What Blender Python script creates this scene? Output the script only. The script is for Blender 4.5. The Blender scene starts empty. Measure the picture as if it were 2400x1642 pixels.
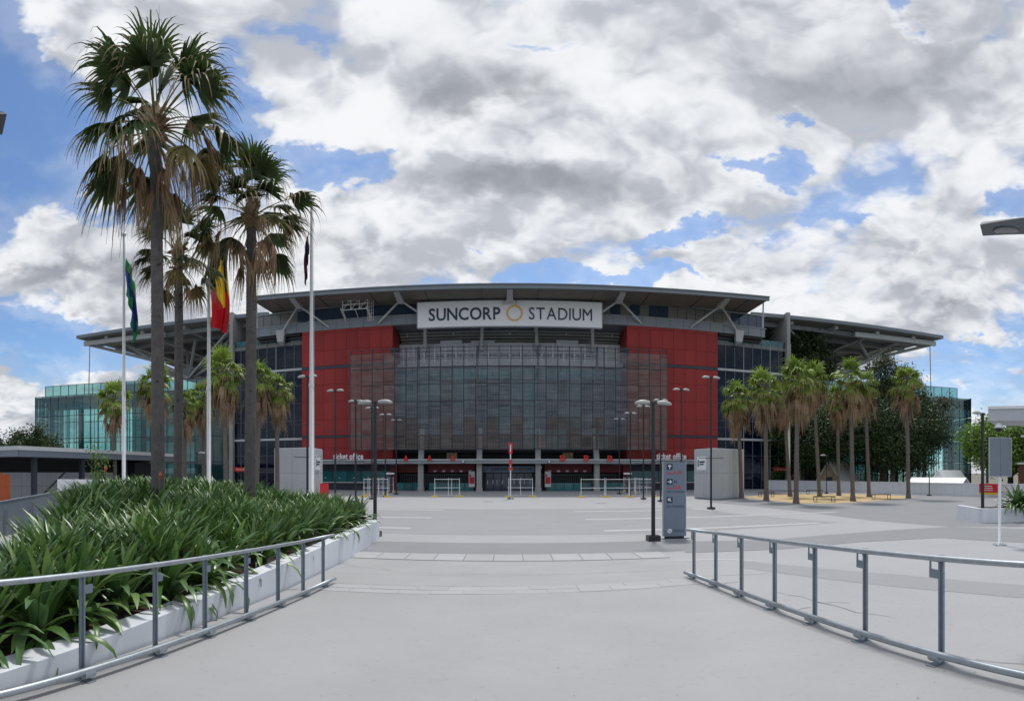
import bpy, math, random
import numpy as np
from mathutils import Vector, Matrix
random.seed(7); np.random.seed(7)
R = math.radians
scene = bpy.context.scene
C = scene.collection

# ------------------------------------------------------------------ camera (cylindrical panorama, as the photograph)
EYE = 2.47
cd = bpy.data.cameras.new('camera')
cd.type = 'PANO'
cd.panorama_type = 'CENTRAL_CYLINDRICAL'
FPX, XC, YH = 1300.0, 1195.0, 1108.0
cd.central_cylindrical_range_u_min = -XC / FPX
cd.central_cylindrical_range_u_max = (2400 - XC) / FPX
cd.central_cylindrical_range_v_min = -(1642 - YH) / FPX
cd.central_cylindrical_range_v_max = YH / FPX
cd.central_cylindrical_radius = 1.0
cd.clip_start = 0.05; cd.clip_end = 6000
cam = bpy.data.objects.new('camera', cd); C.objects.link(cam)
cam.location = (0, 0, EYE); cam.rotation_euler = (R(90), 0, 0)
scene.camera = cam

# ------------------------------------------------------------------ world: daylight sky with broken cumulus
SUN_EL, SUN_AZ = R(62), R(12)          # azimuth from +Y towards +X
world = bpy.data.worlds.new('World'); scene.world = world
world.use_nodes = True
wn, wl = world.node_tree.nodes, world.node_tree.links
wn.clear()
def _in(node, i, v):
    if v is None: return
    if isinstance(v, bpy.types.NodeSocket): wl.new(v, node.inputs[i])
    else: node.inputs[i].default_value = v
def M(op, a, b=None, c=None, clamp=False):
    n = wn.new('ShaderNodeMath'); n.operation = op; n.use_clamp = clamp
    _in(n, 0, a); _in(n, 1, b); _in(n, 2, c); return n.outputs[0]
def SM(v, a, b):
    n = wn.new('ShaderNodeMapRange'); n.interpolation_type = 'SMOOTHSTEP'
    _in(n, 0, v); n.inputs[1].default_value = a; n.inputs[2].default_value = b; return n.outputs[0]
def MIX(f, a, b):
    n = wn.new('ShaderNodeMix'); n.data_type = 'RGBA'
    _in(n, 0, f)
    for i, v in ((6, a), (7, b)):
        if isinstance(v, bpy.types.NodeSocket): wl.new(v, n.inputs[i])
        else: n.inputs[i].default_value = (*v, 1)
    return n.outputs[2]
def COMB(x, y, z):
    n = wn.new('ShaderNodeCombineXYZ'); _in(n, 0, x); _in(n, 1, y); _in(n, 2, z); return n.outputs[0]
def NOISE(vec, scale, detail, rough=.5, dist=0.0, lac=2.0):
    n = wn.new('ShaderNodeTexNoise'); n.inputs['Scale'].default_value = scale
    n.inputs['Detail'].default_value = detail; n.inputs['Roughness'].default_value = rough
    n.inputs['Lacunarity'].default_value = lac; n.inputs['Distortion'].default_value = dist
    wl.new(vec, n.inputs['Vector']); return n.outputs[0]
def VM(op, a, b):
    n = wn.new('ShaderNodeVectorMath'); n.operation = op
    for i, v in ((0, a), (1, b)):
        if isinstance(v, bpy.types.NodeSocket): wl.new(v, n.inputs[i])
        else: n.inputs[i].default_value = v
    return n.outputs[0]
tc = wn.new('ShaderNodeTexCoord')
sx = wn.new('ShaderNodeSeparateXYZ'); wl.new(tc.outputs['Generated'], sx.inputs[0])
dx, dy, dz = sx.outputs
hz = M('SQRT', M('ADD', M('MULTIPLY', dx, dx), M('MULTIPLY', dy, dy)))
az = M('ARCTAN2', dx, dy)                                # azimuth of the direction
el = M('MINIMUM', M('DIVIDE', M('MAXIMUM', dz, 0.0), M('MAXIMUM', hz, .02)), 3.0)   # tangent of the elevation
# cloud layer seen in perspective: nearer (coarser) overhead, finer at the horizon
inv = M('DIVIDE', 1.0, M('ADD', el, 0.34))
ux = M('DIVIDE', dx, M('MAXIMUM', hz, .001)); uy = M('DIVIDE', dy, M('MAXIMUM', hz, .001))
px = M('MULTIPLY', ux, inv); py = M('MULTIPLY', uy, inv)
P = COMB(px, py, M('MULTIPLY', el, 1.15))
wrp = wn.new('ShaderNodeTexNoise'); wrp.inputs['Scale'].default_value = 2.2; wrp.inputs['Detail'].default_value = 3
wl.new(P, wrp.inputs['Vector'])
Pw = VM('ADD', P, VM('MULTIPLY', VM('SUBTRACT', wrp.outputs['Color'], (.5, .5, .5)), (.22, .22, .22)))
wb = wn.new('ShaderNodeTexNoise'); wb.inputs['Scale'].default_value = 4.0; wb.inputs['Detail'].default_value = 5; wb.inputs['Roughness'].default_value = .6
wl.new(VM('ADD', P, (3.1, 5.2, 1.3)), wb.inputs['Vector'])
wsp = wn.new('ShaderNodeSeparateXYZ'); wl.new(wb.outputs['Color'], wsp.inputs[0])
azw = M('ADD', az, M('MULTIPLY', M('SUBTRACT', wsp.outputs[0], .5), .42)); elw = M('ADD', el, M('MULTIPLY', M('SUBTRACT', wsp.outputs[1], .5), .26))
def blob(px_, py_, rx, ry, amp):
    """a wide bank (amp>0) or gap (amp<0) in the clouds, at a compass direction and elevation"""
    a0, e0 = (px_ - XC) / FPX, (YH - py_) / FPX
    a = M('MULTIPLY', M('SUBTRACT', azw, a0), FPX / rx)
    b = M('MULTIPLY', M('SUBTRACT', elw, e0), FPX / ry)
    d = M('ADD', M('MULTIPLY', a, a), M('MULTIPLY', b, b))
    return M('MULTIPLY', M('EXPONENT', M('MULTIPLY', d, -1.0)), amp)
GAPS = [(40, 350, 210, 190, -.62), (20, 170, 120, 120, -.25), (545, 240, 50, 110, -.50), (600, 330, 60, 34, -.34), (830, 395, 110, 30, -.50), (740, 360, 60, 30, -.3), (900, 345, 50, 22, -.34),
        (690, 70, 110, 24, -.16), (1290, 85, 70, 18, -.26), (1790, 378, 75, 34, -.50), (1850, 285, 40, 14, -.30), (1600, 560, 120, 26, -.46), (1660, 530, 60, 22, -.30), (1440, 655, 260, 20, -.42), (1090, 575, 60, 16, -.25),
        (2190, 50, 36, 36, -.34), (2370, 500, 50, 34, -.34), (100, 790, 120, 60, -.40), (30, 830, 90, 50, -.30), (250, 800, 80, 26, -.2), (2290, 812, 130, 20, -.40), (2300, 905, 160, 24, -.34), (1940, 490, 80, 14, -.24), (30, 600, 60, 20, -.1)]
BANKS = [(760, 190, 120, 110, .26), (2100, 180, 330, 170, .42), (1500, 420, 120, 60, .25), (520, 120, 90, 60, .15), (360, 50, 260, 60, .22), (230, 110, 140, 50, .24), (150, 600, 260, 90, .30), (1300, 250, 620, 330, .22), (2100, 600, 400, 150, .16), (900, 560, 280, 90, .22), (150, 940, 260, 50, .2), (130, 30, 90, 40, .1)]
GREYS = [(1230, 430, 250, 75, .62), (1130, 215, 230, 55, .42), (1900, 160, 330, 120, .34), (1990, 420, 260, 55, .46), (2250, 100, 160, 120, .25), (1500, 90, 260, 60, .25), (130, 640, 260, 34, .40), (850, 610, 220, 34, .3),
         (1850, 620, 330, 36, .42), (2200, 740, 260, 30, .32), (420, 30, 200, 30, .22), (1560, 330, 90, 70, -.25), (1000, 330, 200, 60, -.30), (780, 230, 130, 130, -.25), (150, 730, 200, 30, .3), (1000, 480, 120, 40, -.2)]
def total(lst):
    t_ = None
    for b in lst:
        v = blob(*b); t_ = v if t_ is None else M('ADD', t_, v)
    return t_
tot = M('ADD', total(GAPS), total(BANKS)); gry = total(GREYS)
def PUFF(vec, scale, detail=2.0):
    n = wn.new('ShaderNodeTexVoronoi'); n.feature = 'F1'; n.inputs['Scale'].default_value = scale
    n.inputs['Detail'].default_value = detail; n.inputs['Roughness'].default_value = .5; n.inputs['Lacunarity'].default_value = 2.3
    wl.new(vec, n.inputs['Vector']); return M('SUBTRACT', .42, n.outputs['Distance'])
def field(vec, det):
    a = NOISE(vec, 2.1, det, .50, 0.0); b = NOISE(VM('ADD', vec, (7.3, 2.1, 4.4)), 6.5, det - 2, .52, .1); c = PUFF(VM('ADD', vec, VM('MULTIPLY', VM('SUBTRACT', fine.outputs['Color'], (.5, .5, .5)), (.12, .12, .12))), 6.5)
    return M('ADD', M('ADD', M('MULTIPLY', M('SUBTRACT', a, .5), 1.25), M('MULTIPLY', M('SUBTRACT', b, .5), .26)), M('MULTIPLY', c, .20))
fine = wn.new('ShaderNodeTexNoise'); fine.inputs['Scale'].default_value = 9; fine.inputs['Detail'].default_value = 3; wl.new(P, fine.inputs['Vector'])
raw = field(Pw, 10.0)
rawb = field(VM('ADD', Pw, (-.015, -.06, .075)), 5.0)
grad = M('SUBTRACT', raw, rawb)
dens = M('ADD', raw, M('ADD', tot, .27))
cover = SM(dens, -.05, .19)
n3 = NOISE(VM('ADD', Pw, (1.7, 9.1, 3.3)), 2.0, 6.0, .52)
greyf = M('ADD', M('ADD', M('MULTIPLY', M('SUBTRACT', n3, .5), 1.1), M('MULTIPLY', gry, 1.15)), M('MULTIPLY', raw, .60))
grey = M('MULTIPLY', SM(greyf, -.16, .52), SM(dens, .08, .42))
lit = SM(grad, -.14, .16)
base = MIX(grey, (.76, .79, .845), (.285, .305, .345))
lowl = MIX(M('MULTIPLY', M('SUBTRACT', 1.0, lit), .55), base, (.33, .355, .41))
ccol = MIX(M('MULTIPLY', lit, M('SUBTRACT', 1.0, M('MULTIPLY', grey, .80))), lowl, (.95, .965, .99))
sky = wn.new('ShaderNodeTexSky'); sky.sky_type = 'NISHITA'; sky.sun_disc = False
sky.sun_elevation = SUN_EL; sky.sun_rotation = SUN_AZ
sky.air_density = 1.0; sky.dust_density = .6; sky.ozone_density = 2.0
STR = .12
skyc = MIX(1.0, sky.outputs[0], sky.outputs[0])
scl = wn.new('ShaderNodeVectorMath'); scl.operation = 'MULTIPLY'; wl.new(sky.outputs[0], scl.inputs[0]); scl.inputs[1].default_value = (.62, .74, .86)
cs = wn.new('ShaderNodeVectorMath'); cs.operation = 'SCALE'; wl.new(ccol, cs.inputs[0]); cs.inputs['Scale'].default_value = .745 / STR
# thin veil of vapour in the gaps
veil = M('ADD', M('MULTIPLY', SM(dens, -.45, .0), .22), M('MULTIPLY', M('SUBTRACT', 1.0, SM(el, .0, .22)), .55))
fac = M('MAXIMUM', cover, veil)
allc = MIX(fac, scl.outputs[0], cs.outputs[0])
bg = wn.new('ShaderNodeBackground'); wl.new(allc, bg.inputs[0]); bg.inputs[1].default_value = STR
wo = wn.new('ShaderNodeOutputWorld'); wl.new(bg.outputs[0], wo.inputs[0])
world.cycles.sampling_method = 'MANUAL'; world.cycles.sample_map_resolution = 512

sd = bpy.data.lights.new('sun', 'SUN'); sd.energy = 2.0; sd.angle = R(8); sd.color = (1.0, .96, .90)
sun = bpy.data.objects.new('sun', sd); C.objects.link(sun)
sdir = Vector((math.sin(SUN_AZ) * math.cos(SUN_EL), math.cos(SUN_AZ) * math.cos(SUN_EL), math.sin(SUN_EL)))
sun.rotation_euler = sdir.to_track_quat('Z', 'Y').to_euler()
sun.location = (0, 40, 60)

vs = scene.view_settings
vs.view_transform = 'Standard'; vs.look = 'None'; vs.exposure = 0.38; vs.gamma = 1.0; vs.use_curve_mapping = False
scene.render.engine = 'CYCLES'
scene.cycles.max_bounces = 6; scene.cycles.transparent_max_bounces = 16
scene.cycles.caustics_reflective = False; scene.cycles.caustics_refractive = False

# ------------------------------------------------------------------ materials
def new_mat(name):
    m = bpy.data.materials.new(name); m.use_nodes = True
    nt = m.node_tree; nt.nodes.clear()
    out = nt.nodes.new('ShaderNodeOutputMaterial')
    return m, nt, out
def mat(name, col, rough=.6, metal=0.0, var=.12, scale=2.0, bump=0.0, bscale=40, speck=0.0, spscale=30, streak=0.0, trans=0.0, spec=.5, detail=6, coord='Object', rnd=0.0):
    m, nt, out = new_mat(name); N = nt.nodes; L = nt.links
    b = N.new('ShaderNodeBsdfPrincipled'); b.inputs['Roughness'].default_value = rough
    b.inputs['Metallic'].default_value = metal; b.inputs['Specular IOR Level'].default_value = spec
    t = N.new('ShaderNodeTexCoord')
    def noise(s, d=detail, r=.6, st=None):
        n = N.new('ShaderNodeTexNoise'); n.inputs['Scale'].default_value = s; n.inputs['Detail'].default_value = d; n.inputs['Roughness'].default_value = r
        if st:
            mp = N.new('ShaderNodeMapping'); mp.inputs['Scale'].default_value = st; L.new(t.outputs[coord], mp.inputs[0]); L.new(mp.outputs[0], n.inputs['Vector'])
        else: L.new(t.outputs[coord], n.inputs['Vector'])
        return n.outputs[0]
    def ramp(v, a, bb, c0, c1):
        r = N.new('ShaderNodeMapRange'); L.new(v, r.inputs[0]); r.inputs[1].default_value = a; r.inputs[2].default_value = bb
        r.inputs[3].default_value = c0; r.inputs[4].default_value = c1; return r.outputs[0]
    f = ramp(noise(scale), .25, .75, 1 - var, 1 + var)
    def mul(a, c):
        x = N.new('ShaderNodeMath'); x.operation = 'MULTIPLY'; L.new(a, x.inputs[0])
        if isinstance(c, float): x.inputs[1].default_value = c
        else: L.new(c, x.inputs[1])
        return x.outputs[0]
    if speck: f = mul(f, ramp(noise(spscale, 2, .5), .60, .75, 1.0, 1 - speck))
    if streak: f = mul(f, ramp(noise(1.0, 5, .6, (3, 3, .12)), .45, .8, 1.0, 1 - streak))
    if rnd:
        oi = N.new('ShaderNodeObjectInfo'); f = mul(f, ramp(oi.outputs['Random'], 0, 1, 1 - rnd, 1 + rnd))
    sc = N.new('ShaderNodeVectorMath'); sc.operation = 'SCALE'; sc.inputs[0].default_value = col; L.new(f, sc.inputs['Scale'])
    L.new(sc.outputs[0], b.inputs['Base Color'])
    if bump:
        bp = N.new('ShaderNodeBump'); bp.inputs['Strength'].default_value = bump; bp.inputs['Distance'].default_value = .01
        L.new(noise(bscale, 4), bp.inputs['Height']); L.new(bp.outputs[0], b.inputs['Normal'])
    if trans:
        tr = N.new('ShaderNodeBsdfTranslucent'); L.new(sc.outputs[0], tr.inputs[0])
        mx = N.new('ShaderNodeMixShader'); mx.inputs[0].default_value = trans
        L.new(b.outputs[0], mx.inputs[1]); L.new(tr.outputs[0], mx.inputs[2]); L.new(mx.outputs[0], out.inputs[0])
    else: L.new(b.outputs[0], out.inputs[0])
    return m
def glass(name, tint, opac=.25, body=(.02, .05, .06), rough=.03, ior=1.6):
    """thin pane: tinted see-through part, an absorbing body part, and a mirror coat by Fresnel"""
    m, nt, out = new_mat(name); N = nt.nodes; L = nt.links
    tr = N.new('ShaderNodeBsdfTransparent'); tr.inputs[0].default_value = (*tint, 1)
    df = N.new('ShaderNodeBsdfDiffuse'); df.inputs[0].default_value = (*body, 1)
    gl = N.new('ShaderNodeBsdfGlossy'); gl.inputs['Roughness'].default_value = rough; gl.inputs[0].default_value = (.9, .95, 1, 1)
    fr = N.new('ShaderNodeFresnel'); fr.inputs[0].default_value = ior
    a = N.new('ShaderNodeMixShader'); a.inputs[0].default_value = opac; L.new(tr.outputs[0], a.inputs[1]); L.new(df.outputs[0], a.inputs[2])
    b = N.new('ShaderNodeMixShader'); L.new(fr.outputs[0], b.inputs[0]); L.new(a.outputs[0], b.inputs[1]); L.new(gl.outputs[0], b.inputs[2])
    L.new(b.outputs[0], out.inputs[0]); return m

MT = {}
MT['plaza'] = mat('pale_concrete', (.345, .352, .368), .75, var=.06, scale=.35, bump=.15, bscale=60, speck=.18, spscale=14, detail=9)
MT['ramp'] = mat('ramp_concrete', (.335, .338, .348),     .7, var=.10, scale=.45, bump=.15, bscale=80, speck=.09, spscale=11, detail=10)
MT['slab'] = mat('slab_concrete', (.37, .376, .39), .7, var=.05, scale=1.2, bump=.1, bscale=80, rnd=.05)
MT['band'] = mat('dark_band_concrete', (.232, .240, .257), .8, var=.07, scale=.5, bump=.15, bscale=60, speck=.12, spscale=16, detail=9)
MT['band2'] = mat('mid_band_concrete', (.282, .289, .304), .8, var=.06, scale=.5, bump=.15, bscale=60, speck=.12, spscale=16, detail=9)
MT['strip'] = mat('light_strip', (.43, .44, .455), .7, var=.05, scale=1)
MT['joint'] = mat('joint_filler', (.19, .19, .195), .9)
MT['sand'] = mat('yellow_gravel', (.50, .38, .20), .9, var=.12, scale=3, speck=.15)
MT['land'] = mat('dry_ground', (.16, .16, .13), .95, var=.2, scale=.1)
MT['white_wall'] = mat('white_render', (.70, .74, .80), .6, var=.06, scale=1.2, streak=.12, bump=.05)
MT['kiosk'] = mat('kiosk_panel', (.47, .495, .52), .6, var=.05, scale=1.2, streak=.1)
MT['soil'] = mat('dark_mulch', (.035, .024, .018), .95, var=.5, scale=12, bump=.8, bscale=20)
MT['galv'] = mat('galvanised_steel', (.36, .40, .44), .42, metal=.75, var=.16, scale=9, bump=.05, speck=.12, spscale=60)
MT['galv_flat'] = mat('galvanised_plate', (.24, .295, .345), .5, metal=.55, var=.14, scale=12, streak=.1)
MT['black'] = mat('black_paint', (.012, .014, .022), .4, var=.1)
MT['lamp_grey'] = mat('lamp_housing', (.42, .42, .43), .45, var=.08)
MT['edge_lamp'] = mat('shaded_lamp_housing', (.075, .085, .10), .4, var=.1, streak=.2)  # same housing with the underside's shade painted into its colour
MT['lens'] = mat('lamp_lens', (.20, .21, .22), .15, var=.03)
MT['white_paint'] = mat('white_paint', (.76, .78, .82), .4, var=.04, streak=.08)
MT['red_panel'] = mat('red_cladding', (.33, .036, .036), .5, spec=.25, var=.06, scale=.4, rnd=.11, streak=.14)
MT['red_dark'] = mat('dark_red_sign', (.17, .012, .018), .5, var=.1)
MT['red'] = mat('bright_red', (.60, .02, .02), .45)
MT['navy'] = mat('navy_metal', (.030, .040, .065), .5, var=.1)
MT['core'] = mat('dark_joint', (.03, .012, .018), .8)
MT['steel'] = mat('grey_steel', (.30, .335, .37), .5, var=.08, scale=1, streak=.12)
MT['steel_light'] = mat('pale_steel', (.48, .51, .54), .5, var=.06, scale=1, streak=.1)
MT['fascia'] = mat('roof_fascia', (.17, .205, .245), .5, var=.06, scale=.5)
MT['roof_top'] = mat('roof_sheet', (.55, .57, .6), .5)
MT['soffit'] = mat('roof_soffit', (.19, .175, .15), .7, var=.12, scale=.25, streak=.15)
MT['soffit2'] = mat('side_soffit', (.25, .255, .25), .7, var=.12, scale=.25)
MT['tier'] = mat('tier_concrete', (.50, .53, .55), .7, var=.08, streak=.15)
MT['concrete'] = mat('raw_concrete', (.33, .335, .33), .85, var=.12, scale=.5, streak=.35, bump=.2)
MT['concrete_dark'] = mat('dark_concrete', (.20, .21, .215), .85, var=.12, scale=.5, streak=.25)  # plain dark grey concrete, one even tone below the raw concrete
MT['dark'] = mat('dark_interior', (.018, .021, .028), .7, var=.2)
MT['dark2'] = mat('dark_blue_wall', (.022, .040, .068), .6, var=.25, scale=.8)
MT['spandrel'] = mat('grey_spandrel', (.20, .235, .275), .4, var=.05, scale=.6)
MT['panel_pale'] = mat('pale_panel', (.60, .63, .70), .5, var=.06)
MT['sign_white'] = mat('sign_white', (.82, .85, .90), .35, var=.02)
MT['sign_navy'] = mat('sign_navy', (.006, .030, .055), .4)
MT['sign_blue'] = mat('gate_sign_blue', (.13, .175, .25), .45)
MT['ring'] = mat('ring_orange', (.75, .42, .10), .4)
MT['ring2'] = mat('ring_halo', (.78, .68, .50), .5)
MT['mullion'] = mat('dark_mullion', (.02, .032, .05), .45)
MT['louvre'] = mat('louvre_grey', (.23, .25, .28), .5, metal=.2, var=.3, scale=.9)
MT['louvre2'] = mat('louvre_bronze', (.205, .165, .155), .5, metal=.2, var=.3, scale=.9)
MT['pane_dark'] = glass('dark_glass', (.42, .52, .68), .25, (.008, .020, .045), ior=1.33)
MT['pane_band'] = glass('band_glass', (.35, .40, .45), .55, (.07, .10, .13))
MT['pane_tan'] = mat('blind_behind_glass', (.17, .175, .165), .12, var=.1, spec=.6)
MT['pane_blue'] = mat('blue_glass', (.030, .055, .10), .08, var=.25, spec=.7, scale=.3)
MT['pane_teal'] = mat('teal_glass', (.035, .20, .23), .1, var=.3, spec=.6, scale=.5, rnd=.25)
MT['pane_screen'] = mat('screen_back_glass', (.020, .065, .10), .12, var=.4, spec=.6, scale=.5, rnd=.22)
MT['pane_green'] = glass('clear_green_glass', (.72, .91, .895), .06, (.05, .16, .16))
MT['pane_green2'] = glass('deep_green_glass', (.30, .52, .52), .45, (.03, .10, .10))
MT['balustrade'] = glass('balustrade_glass', (.55, .78, .76), .12, (.08, .20, .20))
MT['yellow'] = mat('yellow_foot', (.70, .48, .06), .6)
MT['totem'] = mat('totem_grey', (.17, .215, .285), .45, var=.05, scale=.8, streak=.08)
MT['panel_grey'] = mat('sign_back', (.17, .205, .255), .5, var=.05, streak=.12)
MT['orange'] = mat('orange_paint', (.42, .09, .03), .5, var=.15)
MT['tan'] = mat('tan_cladding_and_glow', (.42, .33, .2), .7, var=.1)  # house cladding, also the painted glow of the windows above the canopy
MT['roof_white'] = mat('white_roof_sheet', (.74, .76, .78), .5, var=.05)
MT['brick'] = mat('red_brick', (.16, .07, .05), .9, var=.25, scale=3)
MT['wood'] = mat('dark_bench_timber', (.045, .04, .04), .6)
MT['trunk_big'] = mat('palm_bark', (.105, .098, .098), .95, var=.30, scale=5, bump=.8, bscale=16, streak=0, speck=.6, spscale=6)
MT['trunk_small'] = mat('palm_bark_pale', (.135, .115, .105), .95, var=.22, scale=4, bump=.6, bscale=14)
MT['bark'] = mat('tree_bark', (.10, .085, .07), .95, var=.3, scale=4)
MT['bark_pale'] = mat('gum_bark', (.32, .30, .27), .9, var=.25, scale=3)
MT['frond'] = mat('palm_frond_green', (.056, .092, .028), .5, var=.3, scale=2, trans=.25, rnd=.25)
MT['frond_small'] = mat('palm_frond_yellow_green', (.20, .29, .05), .5, var=.35, scale=2, trans=.3, rnd=.25)
MT['frond_mid'] = mat('palm_frond_fading', (.26, .22, .08), .6, var=.3, scale=2, trans=.25, rnd=.25)
MT['frond_dead'] = mat('palm_frond_dead', (.30, .20, .125), .85, var=.35, scale=3, trans=.15, rnd=.3)
MT['frond_tip'] = mat('palm_frond_dry_tip', (.34, .27, .16), .85, var=.3, scale=3, trans=.15)
MT['petiole'] = mat('palm_petiole', (.14, .13, .04), .6, var=.3)
MT['strap'] = mat('strap_leaf', (.070, .150, .034), .36, var=.35, scale=1.4, trans=.18, spec=.5)
MT['strap2'] = mat('strap_leaf_light', (.16, .26, .075), .38, var=.3, scale=1.4, trans=.2, spec=.5)
MT['strap3'] = mat('strap_leaf_blue', (.095, .18, .07), .34, var=.3, scale=1.4, trans=.15, spec=.6)
MT['strap_dead'] = mat('strap_leaf_brown', (.16, .08, .035), .8, var=.3, scale=4)
MT['tower_frame'] = mat('tower_frame', (.10, .125, .16), .5)
MT['leaf_a'] = mat('leaf_dark', (.034, .066, .018), .55, var=.3, scale=.8, trans=.2)
MT['leaf_b'] = mat('leaf_mid', (.062, .12, .028), .55, var=.3, scale=.8, trans=.25)
MT['leaf_c'] = mat('leaf_bright', (.18, .31, .045), .5, var=.25, scale=.8, trans=.3)
MT['leaf_d'] = mat('leaf_olive', (.085, .10, .05), .6, var=.3, scale=.8, trans=.2)

# ------------------------------------------------------------------ mesh helpers
class MB:
    def __init__(s): s.v = []; s.f = []; s.m = []; s.k = 0
    def add(s, vs_, fs_, k=None):
        n = len(s.v); s.v += [tuple(p) for p in vs_]; s.f += [tuple(i + n for i in f) for f in fs_]
        s.m += [s.k if k is None else k] * len(fs_); return s
    def box(s, x0, x1, y0, y1, z0, z1, k=None):
        x0, x1 = min(x0, x1), max(x0, x1); y0, y1 = min(y0, y1), max(y0, y1); z0, z1 = min(z0, z1), max(z0, z1)
        return s.add([(x0,y0,z0),(x1,y0,z0),(x1,y1,z0),(x0,y1,z0),(x0,y0,z1),(x1,y0,z1),(x1,y1,z1),(x0,y1,z1)],
                     [(0,3,2,1),(4,5,6,7),(0,1,5,4),(1,2,6,5),(2,3,7,6),(3,0,4,7)], k)
    def hexa(s, lo, hi, k=None):       # two quads (lists of four points)
        return s.add(list(lo) + list(hi), [(0,3,2,1),(4,5,6,7),(0,1,5,4),(1,2,6,5),(2,3,7,6),(3,0,4,7)], k)
    def prism(s, poly, z0, z1, k=None):
        n = len(poly); v = [(x, y, z0) for x, y in poly] + [(x, y, z1) for x, y in poly]
        return s.add(v, [tuple(range(n - 1, -1, -1)), tuple(range(n, 2 * n))] + [(i, (i + 1) % n, n + (i + 1) % n, n + i) for i in range(n)], k)
    def beam(s, p, q, w, h, k=None):   # rectangular bar from p to q, w sideways, h up
        p, q = Vector(p), Vector(q); d = (q - p).normalized()
        up = Vector((0, 0, 1)) if abs(d.z) < .95 else Vector((0, 1, 0))
        a = d.cross(up).normalized() * w / 2; b = a.cross(d).normalized() * h / 2
        L_ = [p - a - b, p + a - b, p + a + b, p - a + b]; H_ = [q - a - b, q + a - b, q + a + b, q - a + b]
        return s.hexa(L_, H_, k)
    def tube(s, pts, r, n=8, k=None, cap=True):
        pts = [Vector(p) for p in pts]; rs = r if isinstance(r, (list, tuple)) else [r] * len(pts)
        vs_ = []; fs_ = []; ref = None
        for i, p in enumerate(pts):
            d = (pts[min(i + 1, len(pts) - 1)] - pts[max(i - 1, 0)]).normalized()
            if ref is None: ref = Vector((0, 0, 1)) if abs(d.z) < .9 else Vector((1, 0, 0))
            a = d.cross(ref).normalized(); b = d.cross(a).normalized()
            for j in range(n):
                t = 2 * math.pi * j / n; vs_.append(p + (a * math.cos(t) + b * math.sin(t)) * rs[i])
        for i in range(len(pts) - 1):
            for j in range(n): fs_.append((i*n + j, i*n + (j+1) % n, (i+1)*n + (j+1) % n, (i+1)*n + j))
        if cap: fs_ += [tuple(range(n)), tuple(range(len(pts)*n - 1, (len(pts)-1)*n - 1, -1))]
        return s.add(vs_, fs_, k)
    def lathe(s, prof, n=16, c=(0, 0, 0), k=None, cap=True):      # prof: (radius, z)
        vs_ = []; fs_ = []
        for r_, z in prof:
            for j in range(n):
                t = 2 * math.pi * j / n; vs_.append((c[0] + r_ * math.cos(t), c[1] + r_ * math.sin(t), c[2] + z))
        for i in range(len(prof) - 1):
            for j in range(n): fs_.append((i*n + j, i*n + (j+1) % n, (i+1)*n + (j+1) % n, (i+1)*n + j))
        if cap: fs_ += [tuple(range(n - 1, -1, -1)), tuple(range((len(prof)-1)*n, len(prof)*n))]
        return s.add(vs_, fs_, k)
    def mesh(s, name, mats, smooth=False):
        me = bpy.data.meshes.new(name); me.from_pydata(s.v, [], s.f)
        for m in (mats if isinstance(mats, (list, tuple)) else [mats]): me.materials.append(m)
        if isinstance(mats, (list, tuple)): me.polygons.foreach_set('material_index', s.m)
        if smooth: me.polygons.foreach_set('use_smooth', [True] * len(me.polygons))
        me.update(); return me
def origin(o):
    p = Vector((0, 0, 0))
    while o is not None: p += o.location; o = o.parent
    return p
def link(name, me, parent=None, loc=None):
    o = bpy.data.objects.new(name, me); C.objects.link(o)
    if parent is not None: o.parent = parent
    if loc is not None: o.location = loc
    return o
def tag(o, label=None, cat=None, group=None, kind=None):
    if label: o['label'] = label
    if cat: o['category'] = cat
    if group: o['group'] = group
    if kind: o['kind'] = kind
    return o
def thing(name, label, cat, loc=(0, 0, 0), rz=0.0, group=None):
    o = bpy.data.objects.new(name, None); C.objects.link(o); o.location = loc; o.rotation_euler = (0, 0, rz)
    o.empty_display_size = .2
    return tag(o, label, cat, group)
def part(name, mb, m, parent, world=True, smooth=False, label=None, kind=None):
    """world=True: the shape was drawn in world coordinates; store it relative to its thing"""
    if world and parent is not None:
        p = origin(parent); mb.v = [(x - p.x, y - p.y, z - p.z) for x, y, z in mb.v]
    o = link(name, mb.mesh(name, m, smooth), parent)
    return tag(o, label, kind=kind)
def inst(name, me, parent, at, rot=None, sc=None):
    """one more piece that shares mesh data; at in world coordinates"""
    o = link(name, me, parent, Vector(at) - origin(parent))
    if rot: o.rotation_euler = rot
    if sc: o.scale = sc
    return o
def solo(name, mb, m, label, cat, group=None, smooth=False):
    c = Vector(mb.v[0]); xs = [v[0] for v in mb.v]; ys = [v[1] for v in mb.v]; zs = [v[2] for v in mb.v]
    c = Vector(((min(xs)+max(xs))/2, (min(ys)+max(ys))/2, min(zs)))
    mb.v = [(x - c.x, y - c.y, z - c.z) for x, y, z in mb.v]
    o = link(name, mb.mesh(name, m, smooth)); o.location = c
    return tag(o, label, cat, group)
def structure(name, mb, m, smooth=False, parent=None):
    o = link(name, mb.mesh(name, m, smooth), parent)
    if parent is None: o['kind'] = 'structure'
    return o
def copy_tree(o, parent=None):
    c = o.copy(); C.objects.link(c); c.parent = parent
    for ch in list(KIDS.get(o.name, [])): copy_tree(ch, c)
    return c
KIDS = {}
def index_kids():
    KIDS.clear()
    for o in bpy.data.objects:
        if o.parent: KIDS.setdefault(o.parent.name, []).append(o)
def dup(o, loc, label=None, rz=None, sc=None, group=None):
    c = copy_tree(o); c.location = loc
    if label: c['label'] = label
    if rz is not None: c.rotation_euler = (0, 0, rz)
    if sc: c.scale = (sc, sc, sc)
    return c
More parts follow.
